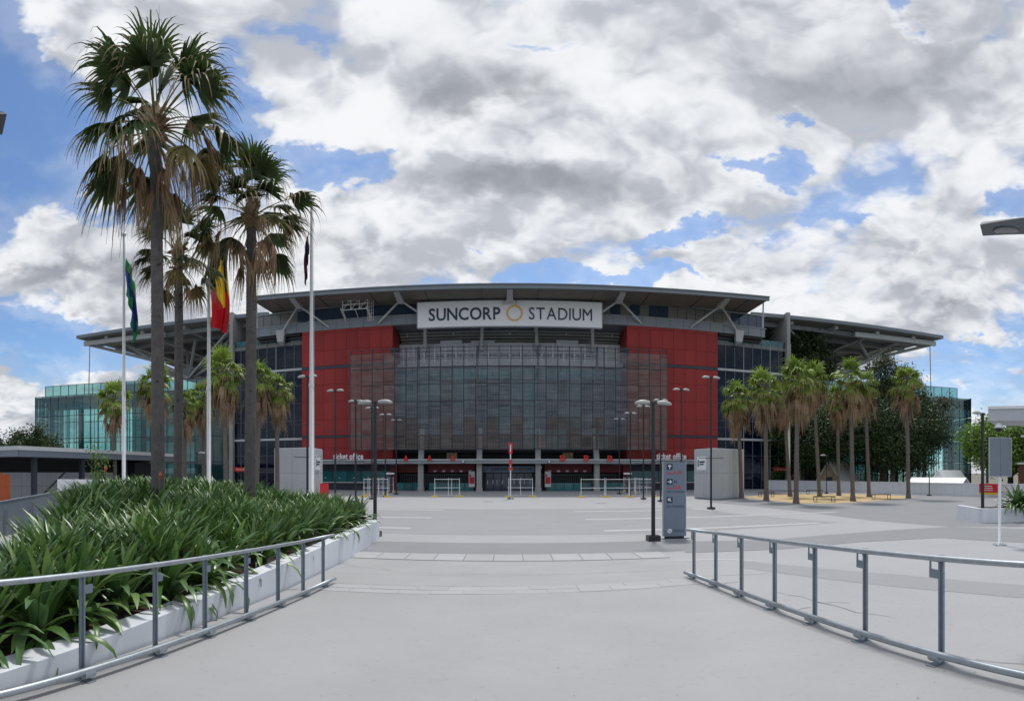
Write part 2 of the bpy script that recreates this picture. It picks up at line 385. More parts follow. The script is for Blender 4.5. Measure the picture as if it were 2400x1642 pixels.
def text_mesh(s, size, depth=.02, bold=0.0, align='CENTER', spacing=1.0):
    cu = bpy.data.curves.new('text', 'FONT'); cu.body = s; cu.size = size; cu.extrude = depth / 2; cu.offset = bold
    cu.align_x = align; cu.align_y = 'BOTTOM_BASELINE'; cu.space_character = spacing; cu.resolution_u = 3
    o = bpy.data.objects.new('text', cu); C.objects.link(o)
    bpy.context.view_layer.update()
    me = bpy.data.meshes.new_from_object(o.evaluated_get(bpy.context.evaluated_depsgraph_get()))
    bpy.data.objects.remove(o); bpy.data.curves.remove(cu)
    # stand the text upright, facing -Y
    me.transform(Matrix.Rotation(R(90), 4, 'X')); return me
def text(name, s, size, at, m, parent, width=None, depth=.02, bold=0.0, align='CENTER', rz=0.0, spacing=1.0):
    me = text_mesh(s, size, depth, bold, align, spacing)
    if width:
        xs = [v.co.x for v in me.vertices]; w = max(xs) - min(xs); me.transform(Matrix.Scale(width / w, 4, (1, 0, 0)))
    me.materials.clear(); me.materials.append(m)
    o = link(name, me, parent); o.location = Vector(at) - origin(parent); o.rotation_euler = (0, 0, rz); return o
def T(px_): return math.tan((px_ - XC) / FPX)
def at_y(px_, py_, Y):               # a point seen in that direction, at depth Y
    X = Y * T(px_); return Vector((X, Y, EYE + (YH - py_) / FPX * math.hypot(X, Y)))
def at_r(px_, r, z=0.0):             # a spot on the ground r metres away in that direction
    a = (px_ - XC) / FPX; return Vector((r * math.sin(a), r * math.cos(a), z))
def on_ground(px_, py_, z=0.0): return at_r(px_, (EYE - z) * FPX / (py_ - YH), z)

# ------------------------------------------------------------------ ground, ramp, paving
RAMP_END = 15.45
def ramp_w(y): return 3.95 + (y - 4) * .055
def ramp_z(x, y):
    if y >= RAMP_END: return 0.0
    return .05 * (RAMP_END - y) + .02 * x * min(1, (RAMP_END - y) / 6)
mb = MB(); mb.add([(-2500, -2500, -.35), (2500, -2500, -.35), (2500, 3500, -.35), (-2500, 3500, -.35)], [(0, 1, 2, 3)])
structure('ground', mb, MT['land'])
mb = MB(); mb.add([(-34, -12, 0), (44, -12, 0), (44, 110, 0), (-34, 110, 0)], [(0, 1, 2, 3)])
mb.box(-34, 44, -12, 110, -.3, -.02)
structure('plaza', mb, MT['plaza'])
mb = MB(); g = []
ys = [-6 + i * .75 for i in range(29)] + [RAMP_END]
nx = 8
for y in ys:
    w = ramp_w(max(y, 0)) - .05; wr = 3.95 + max(0, (y - 11)) * .14
    for i in range(nx + 1):
        x = -w + (w + wr) * i / nx
        mb.v.append((x, y, ramp_z(x, y) + .005))
for j in range(len(ys) - 1):
    for i in range(nx): mb.f.append((j*(nx+1) + i, j*(nx+1) + i + 1, (j+1)*(nx+1) + i + 1, (j+1)*(nx+1) + i)); mb.m.append(0)
for side in (0, nx):                    # the ramp's sides down to the plaza
    n0 = len(mb.v)
    for j in range(len(ys)): x, y, z = mb.v[j*(nx+1) + side]; mb.v.append((x, y, -.01))
    for j in range(len(ys) - 1):
        q = (j*(nx+1) + side, (j+1)*(nx+1) + side, n0 + j + 1, n0 + j); mb.f.append(q if side else q[::-1]); mb.m.append(0)
ramp = structure('ramp', mb, MT['ramp'])
# two courses of loose slabs across the ramp and one at its foot: every slab its own piece
rng = random.Random(3)
def slab_mesh(w, d):
    b_ = MB(); h = .03; e = .006
    b_.hexa([(-w/2, -d/2, -h), (w/2, -d/2, -h), (w/2, d/2, -h), (-w/2, d/2, -h)], [(-w/2+e, -d/2+e, 0), (w/2-e, -d/2+e, 0), (w/2-e, d/2-e, 0), (-w/2+e, d/2-e, 0)])
    return b_.mesh('paving_slab', MT['slab'])
SL = slab_mesh(.834, 1.24); x = -4.3
mb = MB(); mb.box(-4.70, 4.60, RAMP_END + .02, RAMP_END + 1.32, -.01, .004); bed0 = structure('paving', mb, MT['joint'])
i = 0; x = -4.27
while x < 4.25:
    o = inst('paving_slab', SL, bed0, (x, RAMP_END + .67, .016 + rng.uniform(-.001, .002))); x += .845
SL2 = slab_mesh(.60, .42); SL3 = slab_mesh(.92, .42)
for row, y in enumerate((10.28, 10.71)):
    x = -3.95 + (.3 if row else 0)
    while x < 3.45:
        w, me = rng.choice([(.60, SL2), (.92, SL3)])
        xc = x + w / 2
        o = inst('paving_slab', me, ramp, (xc, y, ramp_z(xc, y) + .008 + rng.uniform(-.001, .003)), (math.atan(-.05), -.015, 0)); x += w + .012
def sheet(name, poly, m, z=.004, parent=None):
    b_ = MB(); b_.add([(x, y, z) for x, y in poly], [tuple(range(len(poly)))])
    return structure(name, b_, m)
sheet('dark_paving_band', [(-4.85, 16.85), (6.0, 16.75), (6.6, 19.5), (-4.85, 19.55)], MT['band'])
sheet('mid_paving_band', [(-18, 22.2), (7, 22.0), (12, 22.6), (15.5, 23.0), (14, 29), (11.5, 38.2), (-18, 37.6)], MT['band2'])
sheet('grey_paving_field', [tuple(on_ground(*p)[:2]) for p in [(1655, 1176), (1765, 1186), (1870, 1197), (2030, 1218), (2226, 1234), (2430, 1233), (2430, 1172), (2330, 1166), (2020, 1155), (1860, 1149), (1750, 1160)]][::-1], MT['band'])
sheet('grey_paving_strip', [tuple(on_ground(*p)[:2]) for p in [(1606, 1269), (1813, 1264), (1944, 1253), (2099, 1241), (2226, 1234.2), (2430, 1240), (2430, 1273), (2202, 1260), (2013, 1270), (1841, 1286), (1606, 1295)]][::-1], MT['band'], .007)
sheet('grey_paving_lane', [tuple(on_ground(*p)[:2]) for p in [(1740, 1314), (1900, 1329), (2120, 1347), (2410, 1371), (2410, 1402), (2250, 1388), (2010, 1365), (1860, 1347), (1740, 1330)]], MT['band2'])
sheet('pale_arc', [tuple(on_ground(*p)[:2]) for p in [(1542, 1312), (1600, 1311), (1700, 1309), (1790, 1314), (1790, 1316), (1700, 1311.5), (1600, 1313.5), (1542, 1314.5)]], MT['strip'])
for (xa, xb, y) in [(-16, -4.4, 24.4), (-16, -4.3, 30.2), (-16, -4.4, 36.6), (4.0, 14.5, 23.3), (4.0, 19.5, 29.2), (4.1, 16, 35.2)]:
    sheet('pale_paving_strip', [(xa, y - .28), (xb - (.0 if xa < 0 else 0), y - .28), (xb, y + .28), (xa, y + .28)], MT['strip'], .008)
# gravel circle under the palms
gc = on_ground(1925, 1165.5); mb = MB()
pts = [on_ground(a, b) for a, b in [(1738, 1165), (1800, 1172), (1870, 1179), (1935, 1180), (2010, 1177), (2090, 1171), (2150, 1164), (2080, 1160), (2000, 1157.5), (1900, 1157), (1800, 1159)]]
mb.add([(p.x, p.y, .012) for p in pts], [tuple(range(len(pts)))]); structure('gravel_circle', mb, MT['sand'])
# fine joints, cracks, an inspection lid
mb = MB()
def crack(pts, w=.02, z=None, jit=.06, k=0):
    rr = random.Random(len(pts) + int(pts[0][0] * 10)); P_ = []
    for a, b in zip(pts[:-1], pts[1:]):
        n = max(2, int(math.hypot(b[0]-a[0], b[1]-a[1]) / .3))
        for i in range(n): t = i / n; P_.append((a[0] + (b[0]-a[0])*t + rr.uniform(-jit, jit), a[1] + (b[1]-a[1])*t + rr.uniform(-jit, jit)))
    P_.append(pts[-1])
    for a, b in zip(P_[:-1], P_[1:]):
        d = Vector((b[0]-a[0], b[1]-a[1], 0)).normalized(); nrm = Vector((-d.y, d.x, 0)) * w / 2 * rr.uniform(.3, 1)
        za = (ramp_z(*a) if z is None else z) + .0075; zb = (ramp_z(*b) if z is None else z) + .0075
        mb.add([(a[0]-nrm.x, a[1]-nrm.y, za), (a[0]+nrm.x, a[1]+nrm.y, za), (b[0]+nrm.x, b[1]+nrm.y, zb), (b[0]-nrm.x, b[1]-nrm.y, zb)], [(0, 1, 2, 3)])
crack([(-4.1, 12.5), (3.9, 12.55)], .014, jit=.012); crack([(-3.9, 11.0), (.2, 11.02)], .016, jit=.01); crack([(1.2, 9.99), (3.7, 10.02)], .014, jit=.01)
crack([(-4.6, 14.2), (-2.9, 13.2)], .02); crack([(-2.6, 12.9), (2.5, 12.6)], .01, jit=.01)
g_ = lambda a, b: tuple(on_ground(a, b)[:2])
crack([g_(1815, 1388), g_(1880, 1400), g_(1925, 1412), g_(1990, 1413)], .022, 0); crack([g_(1925, 1412), g_(2000, 1434), g_(2090, 1446)], .02, 0)
crack([g_(1640, 1350), g_(1740, 1346), g_(1850, 1341)], .018, 0); crack([g_(2280, 1548), g_(2400, 1556)], .012, 0); crack([g_(1870, 1430), g_(1900, 1423)], .03, 0)
crack([g_(1670, 1355), g_(1690, 1368), g_(1730, 1364)], .03, 0); crack([g_(1545, 1300), g_(1615, 1342)], .035, 0)
ck = structure('pavement_cracks', mb, MT['joint'])
for (lx, ly, lw) in ((-1.9, 47.5, .8), (7.4, 44.5, .8)):
    mb = MB(); z = ramp_z(lx, ly) + .009; mb.box(lx - lw/2, lx + lw/2, ly - lw/3, ly + lw/3, z - .01, z)
    for q in range(5): xq = lx - lw/2 + lw * (q + .5) / 5; mb.box(xq - .015, xq + .015, ly - lw/3 + .03, ly + lw/3 - .03, z + .001, z + .004, 1)
    l_ = link('drain_lid', mb.mesh('drain_lid', [MT['galv_flat'], MT['black']])); tag(l_, 'steel drain lid in the plaza, %s of the banner pole' % ('left' if lx < 0 else 'right'), 'drain')
mb = MB(); rr = random.Random(11)                     # bits of leaf litter on the ramp
for i in range(170):
    y = 2.2 + rr.random() ** 1.5 * 11; x = rr.uniform(-3.6, 3.7); s_ = rr.uniform(.004, .016); a = rr.uniform(0, 3.1)
    z = ramp_z(x, y) + .012; c_, q_ = math.cos(a) * s_, math.sin(a) * s_
    mb.add([(x - c_, y - q_, z), (x + q_*.5, y - c_*.5, z), (x + c_, y + q_, z), (x - q_*.5, y + c_*.5, z)], [(0, 1, 2, 3)])
for i in range(120):
    y = rr.uniform(2, 11); x = rr.uniform(4.2, 9); s_ = rr.uniform(.008, .02); a = rr.uniform(0, 3.1); z = .012; c_, q_ = math.cos(a) * s_, math.sin(a) * s_
    mb.add([(x - c_, y - q_, z), (x + q_*.5, y - c_*.5, z), (x + c_, y + q_, z), (x - q_*.5, y + c_*.5, z)], [(0, 1, 2, 3)])
o = link('leaf_litter', mb.mesh('leaf_litter', MT['joint'])); tag(o, 'tiny dark leaf specks scattered over the pale ramp', 'litter', kind='stuff')

# ------------------------------------------------------------------ the stadium
Y0 = 76.0
st = thing('stadium', 'large stadium with red cladding blocks, grey mesh screen and wide flat roof', 'stadium', (0, Y0, 0))
mb = MB(); mb.box(-37.6, 37.6, 84, 108, 0, 26.2); mb.box(-42, 42, 86, 112, 0, 22)
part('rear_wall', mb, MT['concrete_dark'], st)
# roof
def roof_z(x): return 26.15 + 1.0 * (x / 35.0) ** 2
mb = MB(); n = 28
for i in range(n):
    xa = -35.2 + 70.4 * i / n; xb = -35.2 + 70.4 * (i + 1) / n; za, zb = roof_z(xa), roof_z(xb)
    mb.hexa([(xa, 70.25, za - .28), (xb, 70.25, zb - .28), (xb, 100, zb - .28), (xa, 100, za - .28)], [(xa, 70.25, za), (xb, 70.25, zb), (xb, 100, zb + .8), (xa, 100, za + .8)])
roof = part('roof', mb, MT['soffit'], st)
mb = MB()
for i in range(n):
    xa = -35.4 + 70.8 * i / n; xb = -35.4 + 70.8 * (i + 1) / n; za, zb = roof_z(xa), roof_z(xb)
    mb.hexa([(xa, 70.0, za - .36), (xb, 70.0, zb - .36), (xb, 70.24, zb - .36), (xa, 70.24, za - .36)], [(xa, 70.0, za + .12), (xb, 70.0, zb + .12), (xb, 70.24, zb + .12), (xa, 70.24, za + .12)])
    mb.hexa([(xa, 69.86, za + .122), (xb, 69.86, zb + .122), (xb, 70.3, zb + .122), (xa, 70.3, za + .122)], [(xa, 69.86, za + .24), (xb, 69.86, zb + .24), (xb, 70.3, zb + .24), (xa, 70.3, za + .24)], 1)
part('fascia', mb, [MT['fascia'], MT['fascia']], roof)
NODES = [-29.3, -14.65, 0, 14.65, 29.3]
for x in [-34.2, -22, -9.8 + 2.5, 7.3, 22, 34.2] + [-25.6, -18.3, -11, 11, 18.3, 25.6]:
    pass
for x in (-32.5, -25.6, -18.3, -11, -3.7, 3.7, 11, 18.3, 25.6, 32.5):
    mb = MB(); mb.beam((x, 70.3, roof_z(x) - .31), (x, 76.8, roof_z(x) - .31), .07, .05); part('soffit_joint', mb, MT['black'], roof)
for x in NODES:
    z = roof_z(x)
    part('bracket', MB().hexa([(x-.36, 70.7, z - .42), (x+.36, 70.7, z - .42), (x+.42, 73.6, z - 1.0), (x-.42, 73.6, z - 1.0)], [(x-.36, 70.7, z - .29), (x+.36, 70.7, z - .29), (x+.42, 73.9, z - .29), (x-.42, 73.9, z - .29)]), MT['steel_light'], st)
    for s in (-1, 1):
        mb = MB(); mb.tube([(x + s*.2, 73.3, z - .75), ((x + s * 3.7, 75.8, 23.5) if x else (s * .9, 74.1, z - 1.05))], .15, 10); part('strut', mb, MT['steel_light'], st, smooth=True)
for s in (-1, 1):
    mb = MB(); mb.tube([(s*35.2, 71.6, 26.9), (s*35.2 + s*.05, 71.9, 21.8 + 1.6)], .12, 8); part('corner_post', mb, MT['steel_light'], st)
# upper glass band
pm_a = MB().box(-.66, .66, 0, .05, 0, 1.72).mesh('pane', MT['pane_tan']); pm_b = MB().box(-.66, .66, 0, .05, 0, 1.72).mesh('pane', MT['pane_blue'])
mb = MB(); mb.box(-37.6, 37.6, 76.2, 76.4, 24.45, 26.4); band = part('glass_band', mb, MT['mullion'], st)
rng = random.Random(5)
for i in range(54):
    x = -37.6 + .7 + i * 1.393
    inst('pane', pm_b if (-30 < x < -9 or x > 32.5 or rng.random() < .18) else pm_a, band, (x, 76.12, 24.55))
mb = MB(); mb.box(-37.6, 37.6, 75.9, 84, 23.15, 24.42)
for i in range(26): pass
part('spandrel', mb, MT['spandrel'], st)
mb = MB(); mb.box(-37.8, 37.8, 75.8, 76.3, 24.42, 24.52); mb.box(-37.8, 37.8, 76.0, 76.3, 26.35, 26.5)
part('band_rail', mb, MT['steel'], st)
sj = MB().box(-.02, .02, -.02, 0, 0, 1.27).mesh('spandrel_joint', MT['navy'])
for x in np.arange(-36.9, 37, 2.05): inst('spandrel_joint', sj, st, (x, 75.9, 23.15))
# black boxes painted in for the shadow gap under the spandrel, both wings
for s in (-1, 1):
    mb = MB(); mb.box(s*30.2, s*37.2, 75.95, 78, 22.8, 22.95); mb.box(s*30.2, s*37.2, 76.6, 78, 22.4, 23.1); part('gutter_shadow_gap', mb, MT['black'], st)
    mb = MB(); mb.hexa([(s*33.2-.5, 75.6, 22.0), (s*33.2+.5, 75.6, 22.0), (s*33.2+.3, 76.4, 21.6), (s*33.2-.3, 76.4, 21.6)], [(s*33.2-.7, 75.4, 23.7), (s*33.2+.7, 75.4, 23.7), (s*33.2+.7, 76.4, 23.7), (s*33.2-.7, 76.4, 23.7)])
    part('strut_shoe', mb, MT['steel_light'], st)
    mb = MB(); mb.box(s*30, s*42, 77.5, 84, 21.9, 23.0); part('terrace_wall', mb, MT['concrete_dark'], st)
# red blocks
ZR = [4.38, 6.05, 7.55, None, 7.92, 10.15, 12.75, 15.25, 17.55, None, 18.0, 20.2, 22.75, 24.0]
def red_block(s):
    mb = MB(); mb.box(s*16.34, s*29.86, 76.06, 83.9, 4.4, 23.96); b_ = part('red_block', mb, MT['core'], st)
    w = 1.7; rows = [(ZR[i], ZR[i+1]) for i in range(len(ZR) - 1) if ZR[i] is not None and ZR[i+1] is not None]
    for z0, z1 in rows:
        me = MB().box(-w/2 + .018, w/2 - .018, 0, .06, .018, z1 - z0 - .018).mesh('cladding_panel', MT['red_panel'])
        for i in range(8): inst('cladding_panel', me, b_, (s * (16.3 + w * (i + .5)), 76.0, z0))
        wy = 2.6; me = MB().box(0, .06, -wy/2 + .02, wy/2 - .02, .018, z1 - z0 - .018).mesh('cladding_panel', MT['red_panel'])
        for i in range(3): inst('cladding_panel', me, b_, (s*16.27 - (0 if s > 0 else .06) + (.0), 76.08 + wy * (i + .5), z0))
    for z in (7.56, 17.56): part('dark_band', MB().box(s*16.28, s*29.9, 75.93, 76.02, z, z + .33 if z < 9 else z + .4), MT['navy'], b_)
    mb = MB(); mb.box(s*16.25, s*29.92, 75.97, 83.95, 23.99, 24.06); part('coping', mb, MT['red_dark'], b_)
for s in (-1, 1): red_block(s)
# white gantry on the left block
mb = MB(); YG = 73.4
def fr_(xa, xb, ya, yb_, nx_, nz_, t=.06, Y=YG):
    P0, P1 = at_y(xa, ya, Y), at_y(xb, yb_, Y)
    for i in range(nx_ + 1): x = P0.x + (P1.x - P0.x)*i/nx_; mb.beam((x, Y, P1.z), (x, Y, P0.z), t, t)
    for i in range(nz_ + 1): z = P0.z + (P1.z - P0.z)*i/nz_; mb.beam((P0.x, Y, z), (P1.x, Y, z), t, t)
    return P0, P1
for Y in (YG, YG + .9):
    a_, b_ = fr_(803, 862, 703, 722, 3, 2, .09, Y)
    for i in range(3): xa = a_.x + (b_.x - a_.x)*i/3; xb = a_.x + (b_.x - a_.x)*(i+1)/3; mb.beam((xa, Y, b_.z), (xb, Y, a_.z), .05, .05)
for x in (a_.x, b_.x):
    for Y in (YG, YG + .9): mb.beam((x, Y, b_.z), (x, Y + 2.8, 24.05), .13, .13)
    mb.beam((x, YG, a_.z), (x, YG + .9, a_.z), .08, .08)
mb.beam(((a_.x + b_.x)/2, YG + .9, b_.z), ((a_.x + b_.x)/2, YG + 3.7, 24.05), .08, .08)
fr_(862, 875, 702, 750, 3, 6, .035, YG + .4); fr_(813, 836, 690, 703, 2, 1, .06)
part('gantry', mb, MT['white_paint'], st)
# seating tiers seen between the blocks
for i in range(6):
    z = 21.45 + i * .36; y = 82.0 - i * .42
    mb = MB(); mb.box(-16.2, 16.2, y, y + 1.2, z, z + .2); part('tier', mb, MT['tier'], st)
    mb = MB(); mb.box(-16.2, 16.2, y + .35, y + .8, z + .2, z + .36); part('tier_riser', mb, MT['steel'], st)
for x in (-12.2, -4.1, 3.9, 11.9):
    mb = MB(); mb.hexa([(x-.22, 79.0, 20.0), (x+.22, 79.0, 20.0), (x+.22, 79.8, 20.0), (x-.22, 79.8, 20.0)], [(x-.22 - math.copysign(.25, x), 77.4, 23.2), (x+.22 - math.copysign(.25, x), 77.4, 23.2), (x+.22 - math.copysign(.25, x), 78.2, 23.2), (x-.22 - math.copysign(.25, x), 78.2, 23.2)])
    part('raking_column', mb, MT['steel_light'], st)
for x in (-14.8, -8.1, 0, 8.1, 14.8):
    mb = MB(); mb.lathe([(.08, 0), (.1, .1), (.05, .45)], 8, (x, 79.2, 22.2)); part('downlight', mb, MT['white_paint'], st)
# pale parapet and terrace behind the screen
mb = MB(); mb.box(-12.9, 12.9, 80.0, 80.3, 19.6, 21.25); mb.box(-5.6, -2.2, 79.9, 80.0, 21.0, 21.6)
for x in (-8.5, 8.3): mb.box(x - 1.6, x + 1.6, 79.85, 79.99, 20.2, 21.7)
part('pale_parapet', mb, MT['panel_pale'], st)
mb = MB(); mb.box(-16.2, 16.2, 80.4, 80.6, 17.9, 21.4); part('terrace_back', mb, MT['panel_pale'], st)
tp_ = MB().box(-.1, .1, 0, .3, 0, 2.7).mesh('terrace_post', MT['white_paint'])
for x in np.arange(-15.5, 15.6, 1.55): inst('terrace_post', tp_, st, (x, 79.6, 18.3))
mb = MB(); mb.box(-16.2, 16.2, 78.6, 81, 17.75, 18.2); part('terrace_slab', mb, MT['steel_light'], st)
# glazed front behind the screen
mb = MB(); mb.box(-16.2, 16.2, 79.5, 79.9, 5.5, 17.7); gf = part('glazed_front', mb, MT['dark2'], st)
floors = [5.7, 8.9, 12.1, 15.9, 17.7]
for k in range(4):
    h = floors[k+1] - floors[k] - .25
    for mname in ('pane_teal' if k == 3 else 'pane_screen',):
        me = MB().box(-.98, .98, 0, .05, 0, h).mesh('pane', MT[mname])
    me2 = MB().box(-.98, .98, 0, .05, 0, h).mesh('pane', MT['pane_teal'])
    for i in range(16):
        inst('pane', me2 if rng.random() < .2 + .25 * (k == 2) else me, gf, (-15.2 + i * 2.03, 79.42, floors[k] + .1))
# columns and canopy
for x in (-12.05, -4.1, 3.8, 11.75):
    mb = MB(); mb.box(x - .36, x + .36, 74.2, 74.9, 0, 3.72); mb.box(x - .42, x + .42, 74.12, 74.98, 0, .5); part('column', mb, MT['concrete'], st)
    mb = MB(); mb.hexa([(x-.36, 74.4, 4.36), (x+.36, 74.4, 4.36), (x+.36, 75.1, 4.36), (x-.36, 75.1, 4.36)], [(x-.36, 75.6, 8.6), (x+.36, 75.6, 8.6), (x+.36, 76.3, 8.6), (x-.36, 76.3, 8.6)]); part('upper_column', mb, MT['steel_light'], st)
mb = MB(); mb.box(-29, 29, 73.6, 73.9, 3.72, 4.2); mb.box(-29, 29, 73.5, 79, 4.2, 4.34); can = part('canopy', mb, MT['steel'], st)
mb = MB(); mb.box(-29, 29, 73.4, 73.52, 4.16, 4.30); part('canopy_edge', mb, MT['steel_light'], can)
for x in np.arange(-27, 28, 4.0):
    mb = MB(); mb.beam((x, 73.7, 3.8), (x, 79, 4.15), .12, .16); part('canopy_rib', mb, MT['steel_light'], can)
# the dark ground storey
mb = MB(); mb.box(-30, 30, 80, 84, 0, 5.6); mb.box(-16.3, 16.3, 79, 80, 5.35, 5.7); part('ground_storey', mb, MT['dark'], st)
for x, w in ((-8.3, .75), (8.3, .75)):  # warm-lit windows as tan panels; the glow is only painted colour
    mb = MB(); mb.box(x - w, x + w, 79.0, 79.2, 4.5, 5.35)
    for q in (-.25, .25): mb.box(x + q - .02, x + q + .02, 78.95, 79.0, 4.5, 5.35, 1)
    part('lit_window', mb, [MT['tan'], MT['dark']], st)
for s in (-1, 1):
    xa, xb = s*4.9, s*11.6
    mb = MB(); mb.box(xa, xb, 78.0, 78.3, 2.55, 3.7); part('red_fascia', mb, MT['red_dark'], st)
    mb = MB(); mb.box(s*12.4, s*16.2, 78.0, 78.3, 2.55, 3.7); part('red_fascia', mb, MT['red_dark'], st)
    rr = random.Random(4)
    for q in range(5):
        mb = MB(); x = xa + s * (.7 + q * 1.25); mb.box(x - .22, x + .22, 77.93, 77.99, 2.62, 2.86)
        part('shop_plate', mb, MT['white_paint'] if q % 2 else MT['panel_pale'], st)
    pm = MB().box(-.6, .6, 0, .04, 0, 1.05).mesh('pane', MT['pane_teal'])
    for q in range(5): inst('shop_pane', pm, st, (xa + s*(.75 + q*1.28), 77.2, 0.02))
    for q in range(3): inst('shop_pane', pm, st, (s*(13.0 + q*1.28), 77.2, 0.02))
    mb = MB(); x = s*5.25
    mb.box(x - .42, x + .42, 76.4, 76.6, .55, 2.7); pst = part('poster_stand', mb, MT['white_paint'], st)
    mb = MB(); mb.box(x - .34, x + .34, 76.33, 76.39, 1.0, 1.9); mb.box(x - .34, x - .1, 76.33, 76.39, 1.95, 2.3); part('poster_print', mb, MT['red'], pst)
    # ticket office under each block
    tw = part('ticket_wall', MB().box(s*16.6, s*29.5, 78.4, 78.7, 0, 4.1), MT['navy'], st)
    pm2 = MB().box(-1.05, 1.05, 0, .05, 0, 1.55).mesh('ticket_window', MT['pane_teal'])
    for q in range(5):
        w_ = inst('ticket_window', pm2, tw, (s*(18.2 + q*2.2), 78.3, 1.2))
        d_ = MB().lathe([(.0, -.01), (.1, -.01), (.1, .01), (0, .01)], 10); d_.v = [(x, z, y) for x, y, z in d_.v]
        inst('speak_hole', d_.mesh('speak_hole', MT['white_paint']), tw, (s*(18.2 + q*2.2), 78.22, 1.75))
    mb = MB(); mb.box(s*16.8, s*29.4, 77.9, 78.35, 1.02, 1.14); part('counter', mb, MT['white_paint'], tw)
    mb = MB(); mb.box(s*29.0, s*30.3, 77.2, 78.3, 0, 4.1); part('red_pier', mb, MT['red_panel'], st)
    mb = MB(); mb.box(s*16.0, s*16.9, 77.2, 78.0, 0, 4.1); part('red_pier', mb, MT['red_dark'], st)
    for nm in (0,):
        text('lettering', 'ticket office', 1.2, (s*22.0, 73.35, 4.36), MT['white_paint'], st, width=4.3, depth=.12, bold=.035, spacing=1.1)
    ch = 'A' if s < 0 else 'B'
    for x in ((-13.9, -10.7, -7.55) if s < 0 else (6.95, 10.15, 13.35)):
        o = text('gate_letter', ch, 1.15, (x, 73.3, 4.02), MT['red'], st, width=.72, depth=.12, bold=.02)
    mb = MB(); x = -6.2 if s < 0 else 5.2; mb.box(x - .22, x + .22, 73.3, 73.4, 3.78, 4.16); part('access_sign', mb, MT['sign_blue'], st)
    mb = MB(); mb.lathe([(.09, 0), (.12, 0), (.12, .03), (.09, .03)], 10); mb.v = [(a + x, 73.29 - c_, b_ + 3.95) for a, b_, c_ in mb.v]; mb.box(x - .02, x + .06, 73.27, 73.29, 3.98, 4.12)
    part('access_symbol', mb, MT['white_paint'], st)
# main gate between the middle columns
mb = MB(); mb.box(-3.7, 3.4, 76.2, 76.8, 2.55, 3.42); gs = part('gate_sign', mb, MT['sign_blue'], st)
text('lettering', 'SUNCORP', .62, (-1.45, 76.17, 2.78), MT['sign_navy'], gs, width=2.3, depth=.04, bold=.008)
text('lettering', 'STADIUM', .62, (1.75, 76.17, 2.78), MT['sign_navy'], gs, width=2.3, depth=.04)
mb = MB(); mb.lathe([(.2, -.02), (.27, -.02), (.27, .02), (.2, .02)], 20, cap=False); mb.v = [(x + .14, 76.16 + z, y + 3.0) for x, y, z in mb.v]; part('ring', mb, MT['ring'], gs)
dm = MB().box(-.5, .5, 0, .06, 0, 2.4).mesh('gate_door', MT['pane_blue'])
for i in range(6): inst('gate_door', dm, st, (-2.85 + i * 1.09, 77.6, .02))
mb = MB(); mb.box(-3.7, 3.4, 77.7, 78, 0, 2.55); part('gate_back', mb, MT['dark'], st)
mb = MB(); rr = random.Random(2)
for i in range(9): x = -3.2 + i * .75 + rr.uniform(-.1, .1); part('door_pull', MB().box(x - .05, x + .05, 77.54, 77.58, .9, 1.5), MT['panel_pale'], st)
for x in (-3.95, 3.75):
    mb = MB(); mb.box(x - .6 if x < 0 else x - .1, x + .1 if x < 0 else x + .6, 75.2, 75.5, 3.1, 3.4); part('blank_plate', mb, MT['panel_pale'], st)
# railings behind the columns, seen as faint verticals
mb = MB()
for x in np.arange(-15.8, 16, .28):
    if 3.6 < abs(x) or True: mb.box(x - .02, x + .02, 79.0, 79.04, .1, 2.2)
mb.box(-16, 16, 78.98, 79.05, 2.2, 2.26); r_ = part('turnstile_rails', mb, MT['spandrel'], st, kind='stuff')

# the mesh screen: frame members as parts, the fine rods as one mass
scr = part('screen', MB().box(-21.55, 21.25, 73.12, 73.2, 5.62, 5.74), MT['mullion'], st)
rows = [5.62, 7.55, 9.85, 12.1, 14.35, 16.6, 17.6, 18.6, 19.15]
pitch = 1.552; xs = [-21.6 + pitch * i for i in range(28)] + [21.3]
for x in xs:
    big = min(abs(x - c_) for c_ in (-12.2, -4.3, 3.7, 11.6)) < .8
    top = 19.3
    if big: x = min((-12.2, -4.3, 3.7, 11.6), key=lambda c_: abs(x - c_))
    w = .13 if big else .055
    mb = MB(); mb.box(x - w, x + w, 73.06, 73.3 if not big else 73.6, 5.6, top); part('mullion', mb, MT['mullion'] if not big else MT['navy'], scr)
for z in rows:
    mb = MB(); mb.box(-21.6, 21.3, 73.02, 73.1, z - .04, z + .04); part('transom', mb, MT['mullion'], scr)
mb = MB(); rr = random.Random(8)
for i in range(len(xs) - 1):
    for j in range(len(rows) - 2):
        x0, x1, z0, z1 = xs[i] + .05, xs[i+1] - .05, rows[j] + .05, rows[j+1] - .05
        if j == 6: 
            if -12.3 < (x0 + x1) / 2 < 11.7: continue
        dens = .12 if j < 5 else .15
        t = rr.choice([.034, .037, .040, .043]) * (1.45 if abs((x0 + x1) / 2) > 15.6 else 1); side_ = abs((x0 + x1) / 2) > 15.6; kk = 1 if (side_ or j == 0 or (j == 1 and rr.random() < .5)) else 0
        z = z0
        while z < z1:
            tt = t * rr.uniform(.6, 1.5)
            mb.box(x0, x1, 72.98, 73.02, z - tt/2 , z + tt/2, kk); z += dens
        nv = rr.choice([4, 5, 6])
        for q in range(nv):
            x = x0 + (x1 - x0) * (q + .5) / nv; mb.box(x - .012, x + .012, 72.95, 72.98, z0, z1, kk)
part('louvres', mb, [MT['louvre'], MT['louvre2']], scr, kind='stuff')
mb = MB()                                     # maintenance rails at the open top of the screen
for z in (17.9, 18.3): mb.box(-21.5, 21.2, 73.35, 73.4, z, z + .05)
